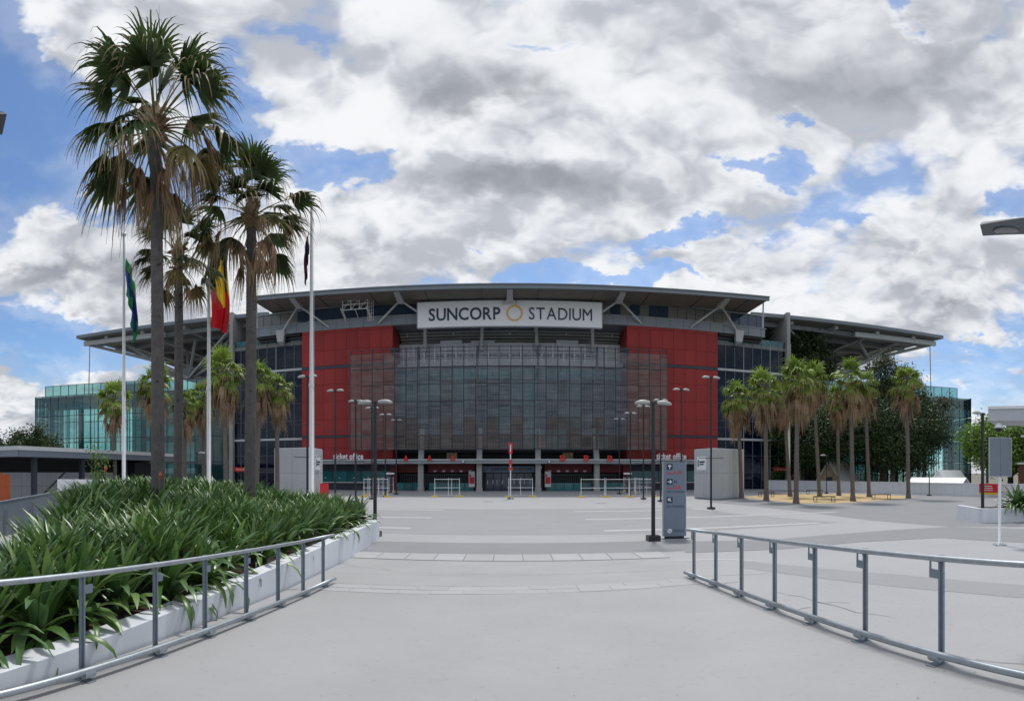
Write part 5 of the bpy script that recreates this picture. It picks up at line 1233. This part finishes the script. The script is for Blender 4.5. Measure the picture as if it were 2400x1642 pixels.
handrail(1, 3.67, .9, [1.3, 2.55, 3.77, 4.98, 6.06, 7.18, 8.37, 9.54, 10.78], 11.15, 'galvanised handrail on the right of the ramp, before the plaza', 0)

# ------------------------------------------------------------------ lamp posts
def lamp_head(mb, s, x, y, z, L_=.66, w=.26, t=.17):
    """a long flattened pod from the pole outwards along X"""
    n = 10; prof = [(0, .35, .6), (.12, .62, .75), (.3, .92, 1), (.6, 1, 1), (.85, .8, .7), (.96, .45, .4), (1, .12, .15)]
    vs_ = []; 
    for (u, ww, tt) in prof:
        for j in range(n):
            a = 2 * math.pi * j / n; zz = math.sin(a) * t * tt * .5; zz = zz * (1.25 if zz > 0 else .75)
            vs_.append((x + s * u * L_, y + math.cos(a) * w * ww * .5, z + zz - .03 * u * u))
    fs_ = [(i*n + j, i*n + (j+1) % n, (i+1)*n + (j+1) % n, (i+1)*n + j) for i in range(len(prof) - 1) for j in range(n)]
    fs_ += [tuple(range(n)), tuple(range(len(prof)*n - 1, (len(prof)-1)*n - 1, -1))]; mb.add(vs_, fs_)
def lamp(x, y, h, label, group, sides=(-1, 1), arms=(), rp=.075, L_=.56, z0=0.0, wide=False, base=True, angular=False):
    g_ = thing('lamp_post', label, 'lamp post', (x, y, z0), 0, group)
    mb = MB(); mb.tube([(0, 0, .05), (0, 0, h - z0)], [rp, rp * .85], 10); mb.box(-.12, .12, -.09, .09, h - z0 - .09, h - z0 - .01); part('pole', mb, MT['black'], g_, world=False, smooth=False)
    if base: mb = MB(); mb.box(-rp*3, rp*3, -rp*3, rp*3, 0, .14 if not wide else .2); part('base', mb, MT['black'], g_, world=False)
    for s in sides:
        mb = MB(); mb.beam((s*.05, 0, h - z0 - .05), (s*.22, 0, h - z0 - .04), .09, .06); 
        if angular:
            z_ = h - z0; a_, b2 = s*.14, s*(.14 + L_); lo = [(a_, -.11, z_ - .12), (b2, -.17, z_ - .10), (b2, .17, z_ - .10), (a_, .11, z_ - .12)]
            if s < 0: lo = [lo[1], lo[0], lo[3], lo[2]]
            mb.hexa(lo, [(x_*.96 + (a_ + b2) * .02, y_*.62, z_ + (.03 if abs(x_) < abs(b2) - .01 else -.04)) for x_, y_, _ in lo]); hd = part('lamp_head', mb, MT['edge_lamp'], g_, world=False)
        else: lamp_head(mb, s, s*.14, 0, h - z0 - .03, L_); hd = part('lamp_head', mb, MT['lamp_grey'], g_, world=False, smooth=True)
        mb = MB(); n = 10; mb.lathe([(.0, 0), (.085, 0), (.075, -.012), (0, -.016)], 10); mb.v = [(s*(.14 + L_*.5) + a*2.1, b_*(1.4 if angular else .85), c_ + h - z0 - (.115 if angular else .094)) for a, b_, c_ in mb.v]; part('lens', mb, MT['lens'], hd, world=False, smooth=True)
    for (z, w) in arms:
        mb = MB(); mb.tube([(-w, 0, z), (0, 0, z - .04), (w, 0, z)], .022, 5); part('cross_arm', mb, MT['black'], g_, world=False)
    return g_
LA, LB = 'tall twin-headed lamp posts in two rows', 'short twin-headed lamp posts near the ramp'
p = at_r(1531, 20.2); lamp(p.x, p.y, 5.05, 'near short lamp post standing left of the grey sign totem', LB, wide=True)
p = at_r(879, 21.6); lamp(p.x, p.y, 5.25, 'near short lamp post behind the corner of the planting bed', LB, wide=True)
left_desc = ['tall lamp post nearest the white flagpole, left row', 'tall lamp post before the plain red wall, left row', 'tall lamp post at the left edge of the screen', 'tall lamp post just behind the short left lamp', 'tall lamp post before the screen, second furthest of the left row', 'furthest tall lamp post of the left row']
right_desc = ['tall lamp post before the right kiosk', 'tall lamp post before the plain red wall, right row', 'tall lamp post rising behind the grey totem', 'tall lamp post just right of the short right lamp', 'tall lamp post by the right fence, second furthest of its row', 'furthest tall lamp post of the right row']
for i, (x, y) in enumerate([(-12.5, 32.7), (-12.7, 39), (-12.9, 45.2), (-12.8, 50.4), (-12.9, 56.5), (-13, 62.6)]): lamp(x, y, 8.6, left_desc[i], LA, arms=((5.55 - .0, 1.0), (3.5, .9)) if i < 2 else ((3.4, .9),), L_=.52)
for i, (x, y) in enumerate([(13.4, 35.3), (12.65, 39.6), (12.8, 45.9), (12.4, 50.5), (12.5, 56.6), (12.6, 63)]): lamp(x, y, 9.0 if i == 0 else 8.75, right_desc[i], LA, arms=((5.6, 1.0), (3.5, .9)) if i < 2 else ((3.4, .9),), L_=.52)
p = at_r(2303, 28); lamp(p.x, p.y, 5.5, 'single-headed black lamp post beside the right planter', None, sides=(-1,), L_=.62, rp=.09)
# two posts stand outside the picture; their heads reach in
def edge_lamp(px_, r, h, s, label):
    p = at_r(px_, r); g_ = lamp(0, 0, h, label, 'lamp heads cut by the picture edges', L_=.66, rp=.07, angular=True); g_.location = (p.x, p.y, ramp_z(p.x, p.y) * 0); a = (px_ - XC) / FPX
    g_.rotation_euler = (0, 0, -a); return g_
edge_lamp(2442, 7.3, 5.78, -1, 'lamp post whose grey head reaches in at the right edge')
edge_lamp(-174, 5.6, 6.12, 1, 'lamp post whose grey head just shows at the left edge')
for px_, r, h, s_, lab in ((1937, 66, 4.6, -1, 'small lamp post behind the white-roofed house palms'), (462, 50, 4.3, 1, 'small lamp post before the green glass behind the flagpole'), (2178, 60, 2.6, 1, 'short dark post standing before the low right wall')):
    p = at_r(px_, r); lamp(p.x, p.y, h, lab, None, sides=(s_,) if h > 3 else (), rp=.06, L_=.7)

# ------------------------------------------------------------------ flagpoles and flags
def pole(px_, r, ztop, label, rp):
    p = at_r(px_, r); g_ = thing('flagpole', label, 'flagpole', (p.x, p.y, .6), 0, 'white flagpoles in the planting bed')
    mb = MB(); mb.tube([(0, 0, 0), (0, 0, 5), (0, 0, 5.01), (0, 0, ztop - .6)], [rp, rp * .92, rp * .86, rp * .5], 12); part('pole', mb, MT['white_paint'], g_, world=False, smooth=True)
    mb = MB(); mb.lathe([(.03, 0), (.10, .03), (.12, .07), (.09, .12), (.02, .14)], 12, (0, 0, ztop - .6)); part('finial', mb, MT['white_paint'], g_, world=False, smooth=True)
    mb = MB(); mb.tube([(rp + .03, 0, .9), (rp * .6 + .03, 0, ztop - .9)], .006, 4); part('halyard', mb, MT['white_paint'], g_, world=False)
    mb = MB(); mb.lathe([(rp * 1.15, 0), (rp * 1.15, .12)], 12, (0, 0, 5.0)); part('sleeve', mb, MT['white_paint'], g_, world=False); return p
p1_ = pole(290, 22, 11.85, 'leftmost white flagpole with the blue and green flag', .075)
p2_ = pole(489, 21, 12.3, 'middle white flagpole with the red, yellow and black flag', .078)
p3_ = pole(730, 20.2, 12.35, 'rightmost white flagpole, tallest, with maroon flag', .088)
def cloth_mat(name, kind):
    m, nt, out = new_mat(name); N = nt.nodes; L = nt.links
    b = N.new('ShaderNodeBsdfPrincipled'); b.inputs['Roughness'].default_value = .8; tr = N.new('ShaderNodeBsdfTranslucent'); mx = N.new('ShaderNodeMixShader'); mx.inputs[0].default_value = .35
    uv = N.new('ShaderNodeUVMap'); sp = N.new('ShaderNodeSeparateXYZ'); L.new(uv.outputs[0], sp.inputs[0])
    def m_(op, a, c_=None):
        n = N.new('ShaderNodeMath'); n.operation = op
        for i, v in ((0, a), (1, c_)):
            if v is None: continue
            if isinstance(v, bpy.types.NodeSocket): L.new(v, n.inputs[i])
            else: n.inputs[i].default_value = v
        return n.outputs[0]
    def mix(f, a, c_):
        n = N.new('ShaderNodeMix'); n.data_type = 'RGBA'; L.new(f, n.inputs[0])
        for i, v in ((6, a), (7, c_)):
            if isinstance(v, bpy.types.NodeSocket): L.new(v, n.inputs[i])
            else: n.inputs[i].default_value = (*v, 1)
        return n.outputs[2]
    u, v = sp.outputs[0], sp.outputs[1]
    du = m_('MULTIPLY', m_('SUBTRACT', u, .5), 1.6); dv = m_('SUBTRACT', v, .5); rr_ = m_('SQRT', m_('ADD', m_('MULTIPLY', du, du), m_('MULTIPLY', dv, dv)))
    if kind == 'disc':
        c = mix(m_('GREATER_THAN', v, .5), (.50, .012, .02), (.012, .01, .012)); rr2 = m_('SQRT', m_('ADD', m_('MULTIPLY', m_('MULTIPLY', du, du), .28), m_('MULTIPLY', m_('SUBTRACT', v, .56), m_('SUBTRACT', v, .56)))); c = mix(m_('LESS_THAN', rr2, .29), c, (.80, .58, .05))
    elif kind == 'island':
        c = mix(m_('GREATER_THAN', m_('ABSOLUTE', m_('SUBTRACT', v, .5)), .24), (.01, .03, .22), (.01, .20, .07)); c = mix(m_('LESS_THAN', m_('ABSOLUTE', m_('SUBTRACT', m_('ABSOLUTE', m_('SUBTRACT', v, .5)), .24)), .018), c, (.01, .01, .01)); c = mix(m_('LESS_THAN', rr_, .13), c, (.8, .8, .8))
    else:
        c = mix(m_('GREATER_THAN', u, .55), (.035, .015, .075), (.09, .012, .04))
    L.new(c, b.inputs['Base Color']); L.new(c, tr.inputs[0]); L.new(b.outputs[0], mx.inputs[1]); L.new(tr.outputs[0], mx.inputs[2]); L.new(mx.outputs[0], out.inputs[0]); return m
def flag(p, ztop, hoist, fly, side, hang, label, kind, seed, w_=.45):
    """cloth hanging limp: each column of the fly drops further below the hoist and folds"""
    rg = random.Random(seed); nu, nv = 26, 18; vs_ = []; uvs = []
    for i in range(nu + 1):
        u = i / nu
        for j in range(nv + 1):
            v = j / nv
            x = side * (.09 + w_ * (1 - math.exp(-2.2 * u)) * (1 + .45 * math.sin(v * 2.4 + .4)) + .05 * math.sin(u * 17 + v * 3) * u)
            y = .16 * math.sin(u * 15 + v * 2.2 + seed) * (.25 + .75 * u) + .05 * math.sin(v * 7)
            z = -hoist * (1 - v) - hang * (u ** 1.15) * (1 - .12 * v) - .05 * u * math.sin(v * 5)
            vs_.append((x, y, z)); uvs.append((u, v))
    fs_ = [(i*(nv+1) + j, (i+1)*(nv+1) + j, (i+1)*(nv+1) + j + 1, i*(nv+1) + j + 1) for i in range(nu) for j in range(nv)]
    me = bpy.data.meshes.new('flag'); me.from_pydata(vs_, [], fs_); ul = me.uv_layers.new(name='UVMap')
    for lp in me.loops: ul.data[lp.index].uv = uvs[lp.vertex_index]
    me.materials.append(cloth_mat('flag_' + kind, kind)); me.polygons.foreach_set('use_smooth', [True] * len(fs_))
    o = link('flag', me); o.location = (p.x, p.y, ztop); tag(o, label, 'flag', 'flags hanging from the white flagpoles'); return o
flag(p1_, 11.0, 1.5, 2.4, 1, 2.0, 'blue and green flag with white emblem hanging limp', 'island', 1, .40)
flag(p2_, 10.95, 3.0, 2.4, 1, .3, 'black and red flag with yellow disc hanging from the middle pole', 'disc', 2, .60)
flag(p3_, 11.35, .9, 1.8, -1, 1.2, 'dark maroon and blue flag hanging behind the right pole', 'dark', 3, .13)

# ------------------------------------------------------------------ totem sign
tp = at_r(1580, 20.9); tt = thing('sign_totem', 'tall grey direction totem with white arrows and red gate letters', 'sign', (tp.x, tp.y, 0), -((1580 - XC) / FPX) * .35)
W = .43; mb = MB(); mb.box(-W, W, -.09, .09, .1, 2.88); part('body', mb, MT['totem'], tt, world=False)
mb = MB(); mb.box(-W + .06, W - .06, -.07, .07, .0, .1); part('plinth', mb, MT['black'], tt, world=False); mb = MB(); mb.box(-W - .14, W + .14, -.10, -.02, .0, .02); part('foot_plate', mb, MT['black'], tt, world=False)
mb = MB(); mb.box(W, W + .015, -.095, .095, .1, 2.9); mb.box(-W - .015, -W, -.095, .095, .1, 2.9); part('edge_trim', mb, MT['steel_light'], tt, world=False)
def arrow(z, ang_):
    mb = MB(); mb.box(-.30, -.08, -.103, -.092, z - .11, z + .11); sq = part('arrow_tile', mb, MT['sign_navy'], tt, world=False)
    mb = MB(); c_ = (-.19, z); ca, sa = math.cos(ang_), math.sin(ang_)
    def seg(x0, z0, x1, z1, t=.032):
        a = (c_[0] + x0*ca - z0*sa, -.106, c_[1] + x0*sa + z0*ca); b_ = (c_[0] + x1*ca - z1*sa, -.106, c_[1] + x1*sa + z1*ca); mb.beam(a, b_, .006, t) if abs(a[0]-b_[0]) > 1e-6 else mb.box(a[0] - t/2, a[0] + t/2, -.109, -.103, min(a[2], b_[2]), max(a[2], b_[2]))
    seg(0, -.075, 0, .07); seg(.005, .075, -.06, .01); seg(-.005, .075, .06, .01); part('arrow', mb, MT['sign_white'], sq, world=False)
arrow(2.70, 0); arrow(2.14, -math.pi / 2); arrow(1.46, math.pi / 4)
def ttext(s, size, x, z, m, w=None, bold=0.0):
    me = text_mesh(s, size, .004, bold, 'LEFT'); 
    if w:
        xs_ = [v.co.x for v in me.vertices]; me.transform(Matrix.Scale(w / (max(xs_) - min(xs_)), 4, (1, 0, 0)))
    me.materials.clear(); me.materials.append(m); o = link('lettering', me, tt); o.location = (x, -.094, z)
ttext('Gates', .12, -.31, 2.43, MT['red'], .22, .001); ttext('A', .19, -.06, 2.43, MT['red'], .12, .004); ttext('&', .11, .08, 2.43, MT['red'], .07); ttext('B', .19, .17, 2.43, MT['red'], .11, .004)
ttext('Gates', .12, -.31, 1.87, MT['red'], .22, .001); ttext('D', .19, -.06, 1.87, MT['red'], .11, .004); ttext('&', .11, .06, 1.87, MT['red'], .07); ttext('E', .19, .14, 1.87, MT['red'], .10, .004)
ttext('Gate C Corporate', .12, -.31, 1.74, MT['sign_navy'], .66); ttext('Gate F Corporate', .12, -.31, 1.19, MT['sign_navy'], .66)
mb = MB(); mb.box(-.05, .12, -.10, -.092, 2.05, 2.22, 0); mb.box(-.02, .09, -.104, -.10, 2.10, 2.19, 1); mb.box(.0, .07, -.107, -.104, 2.13, 2.17, 0); part('bus_symbol', mb, [MT['totem'], MT['sign_navy']], tt, world=False)
mb = MB(); mb.lathe([(0, 0), (.085, 0), (.085, .006), (0, .006)], 18, cap=False); mb.v = [(x - .19, -.094 - z, y + .30) for x, y, z in mb.v]; emb = part('emblem', mb, MT['sign_white'], tt, world=False)
mb = MB(); mb.beam((-.24, -.103, .34), (-.14, -.103, .26), .005, .03); part('emblem_bar', mb, MT['totem'], emb, world=False)
mb = MB(); mb.box(-.04, .36, -.096, -.091, .33, .345); mb.box(-.04, .36, -.096, -.091, .27, .285); part('fine_print', mb, MT['sign_navy'], tt, world=False)

# ------------------------------------------------------------------ sign seen from behind, banner pole
sp_ = at_r(2343, 19); sb = thing('sign_post', 'white post carrying a blank grey sign panel, seen from behind', 'sign', (sp_.x, sp_.y, 0), -.62)
mb = MB(); mb.tube([(0, 0, .02), (0, 0, 3.6)], .05, 12); part('post', mb, MT['white_paint'], sb, world=False, smooth=True)
for s in (-1, 1): mb = MB(); mb.box(s*.385 if s < 0 else .004, -.004 if s < 0 else .385, -.1, -.06, 2.36, 3.66); part('panel', mb, MT['panel_grey'], sb, world=False)
mb = MB(); mb.box(-.40, -.387, -.11, -.05, 2.34, 3.68); mb.box(.387, .40, -.11, -.05, 2.34, 3.68); mb.box(-.40, .40, -.11, -.05, 3.662, 3.68); mb.box(-.40, .40, -.11, -.05, 2.34, 2.358); part('panel_frame', mb, MT['steel_light'], sb, world=False)
mb = MB(); mb.box(-.2, .2, -.2, .2, .004, .022)
for a in (-.15, .15):
    for b_ in (-.15, .15): mb.lathe([(.018, .022), (.018, .05)], 8, (a, b_, 0))
part('base_plate', mb, MT['galv'], sb, world=False)
p = at_r(1196.5, 52.6); bp = thing('banner_pole', 'slim white pole with red banner standing before the main gate', 'pole', (p.x, p.y, 0))
mb = MB(); mb.tube([(0, 0, .03), (0, 0, 5.0)], .055, 10); part('pole', mb, MT['white_paint'], bp, world=False); mb = MB(); mb.lathe([(.35, 0), (.3, .06), (.12, .16), (.06, .2)], 14); part('base', mb, MT['black'], bp, world=False)
mb = MB(); mb.box(-.17, .17, -.08, -.055, 4.3, 5.35); part('banner', mb, MT['red'], bp, world=False); mb = MB(); mb.box(-.04, .04, -.1, -.085, 4.5, 5.15); part('banner_stripe', mb, MT['white_paint'], bp, world=False)
mb = MB(); mb.box(-.14, .14, -.1, .1, 3.2, 3.75); mb.box(-.16, .16, -.1, .1, 2.75, 3.0); part('red_sleeve', mb, MT['red'], bp, world=False)

# ------------------------------------------------------------------ temporary fences with yellow feet
def temp_fence(a, b_, label, h=1.95, mids=(.5,), mesh=True):
    """one panel: frame, two crossbars, mesh infill, feet"""
    a = Vector(a); b_ = Vector(b_); Lg = (b_ - a).length; g_ = thing('fence_panel', label, 'fence', (a.x, a.y, 0), math.atan2(b_.y - a.y, b_.x - a.x), 'temporary fence panels with yellow feet')
    for x in (0, Lg): 
        mb = MB(); mb.tube([(x, 0, .1), (x, 0, h)], .032, 8); part('upright', mb, MT['white_paint'], g_, world=False, smooth=True)
    for m_ in mids: mb = MB(); mb.tube([(Lg * m_, 0, .15), (Lg * m_, 0, h)], .026, 8); part('upright', mb, MT['white_paint'], g_, world=False, smooth=True)
    for z in (h - .13, .95, .18): mb = MB(); mb.tube([(-.12 if z < 1 else 0, 0, z), (Lg + (.12 if z < 1 else 0), 0, z)], .026 if z > .3 else .016, 8); part('crossbar', mb, MT['white_paint'], g_, world=False, smooth=True)
    mb = MB()
    for x in np.arange(.1, Lg, .11): mb.box(x - .0025, x + .0025, -.003, .003, .18, h - .13)
    for z in np.arange(.3, h - .15, .3): mb.box(0, Lg, -.003, .003, z - .0025, z + .0025)
    o = part('mesh_infill', mb, MT['steel'], g_, world=False, kind='stuff')
    for x in (0, Lg): mb = MB(); mb.hexa([(x - .42, -.14, .004), (x + .42, -.14, .004), (x + .42, .14, .004), (x - .42, .14, .004)], [(x - .36, -.1, .14), (x + .36, -.1, .14), (x + .36, .1, .14), (x - .36, .1, .14)]); part('foot', mb, MT['yellow'], g_, world=False)
    return g_
def fp_(pa, ra, pb, rb, label, mids=(.5,)): a, b_ = at_r(pa, ra), at_r(pb, rb); temp_fence(a, b_, label, 1.95, mids)
fp_(1019, 57, 1077, 57.2, 'fence panel standing alone left of the main gate', (.55, .68))
fp_(1192, 57.4, 1248, 57.4, 'fence panel standing right behind the banner pole')
fp_(1362, 56, 1417, 56.2, 'first panel of the right fence line', ())
fp_(1420, 56.2, 1474, 56.6, 'second panel of the right fence line', ())
fp_(1476, 56.8, 1531, 57.4, 'third panel of the right fence, behind the near lamp', (.25, .6))
fp_(1488, 68, 1530, 58, 'angled right panel running back to the ticket office', (.3, .5, .7))
fp_(1462, 74, 1487, 68.5, 'furthest right panel near the canopy column', (.5,))
fp_(853, 57, 909, 56.5, 'front panel of the left fence group', (.22, .62, .8))
fp_(862, 62, 902, 66, 'angled middle panel of the left fence group', (.3, .6))
fp_(902, 66.5, 922, 72, 'rear panel of the left fence group', (.5,))
for k, (px_, r) in enumerate(((1471, 69), (915, 70))):
    p = at_r(px_, r); g_ = thing('bollard', 'thin white-topped bollard sign by the %s fence' % ('right' if k == 0 else 'left'), 'bollard', (p.x, p.y, 0)); mb = MB(); mb.box(-.16, .16, -.16, .16, 0, 2.3); part('post', mb, MT['navy'], g_, world=False); mb = MB(); mb.box(-.5, .5, -.2, .2, 2.3, 2.5); part('cap', mb, MT['white_paint'], g_, world=False)
# red folding sign behind the hedge
p = at_r(760, 52); g_ = thing('folding_sign', 'red folding board beside the left kiosk', 'sign', (p.x, p.y, 0), .4); mb = MB(); mb.hexa([(-.4, -.3, 0), (.4, -.3, 0), (.4, -.26, 0), (-.4, -.26, 0)], [(-.4, -.02, 1.5), (.4, -.02, 1.5), (.4, .02, 1.5), (-.4, .02, 1.5)]); part('board', mb, MT['red'], g_, world=False)
mb = MB(); mb.hexa([(-.4, .3, 0), (.4, .3, 0), (.4, .34, 0), (-.4, .34, 0)], [(-.4, .03, 1.5), (.4, .03, 1.5), (.4, .07, 1.5), (-.4, .07, 1.5)]); part('board', mb, MT['red'], g_, world=False)

# ------------------------------------------------------------------ benches
for (pa, pb, yb, lab) in ((1777, 1815, 1164, 'dark slatted bench at the left of the gravel circle'), (1890, 1929, 1158, 'dark bench at the back of the gravel circle'), (1906, 1958, 1176, 'dark bench at the front of the gravel circle'), (2043, 2088, 1170, 'dark bench at the right of the gravel circle')):
    r = EYE * FPX / (yb - YH); a, b_ = at_r(pa, r), at_r(pb, r); Lg = (b_ - a).length; c_ = (a + b_) / 2
    g_ = thing('bench', lab, 'bench', (c_.x, c_.y, .012), math.atan2(b_.y - a.y, b_.x - a.x), 'dark benches around the gravel circle')
    for q in range(4): mb = MB(); mb.box(-Lg/2, Lg/2, -.22 + q*.115, -.125 + q*.115, .42, .49); part('slat', mb, MT['wood'], g_, world=False)
    for s in (-1, 1):
        x = s * (Lg/2 - .18); mb = MB()
        for d in (-.14, .14): mb.box(x + d - .025, x + d + .025, -.2, .2, 0, .44)
        mb.box(x - .14, x + .14, -.2, .2, .0, .03); mb.box(x - .16, x + .16, -.21, .21, .40, .44); part('leg', mb, MT['black'], g_, world=False)
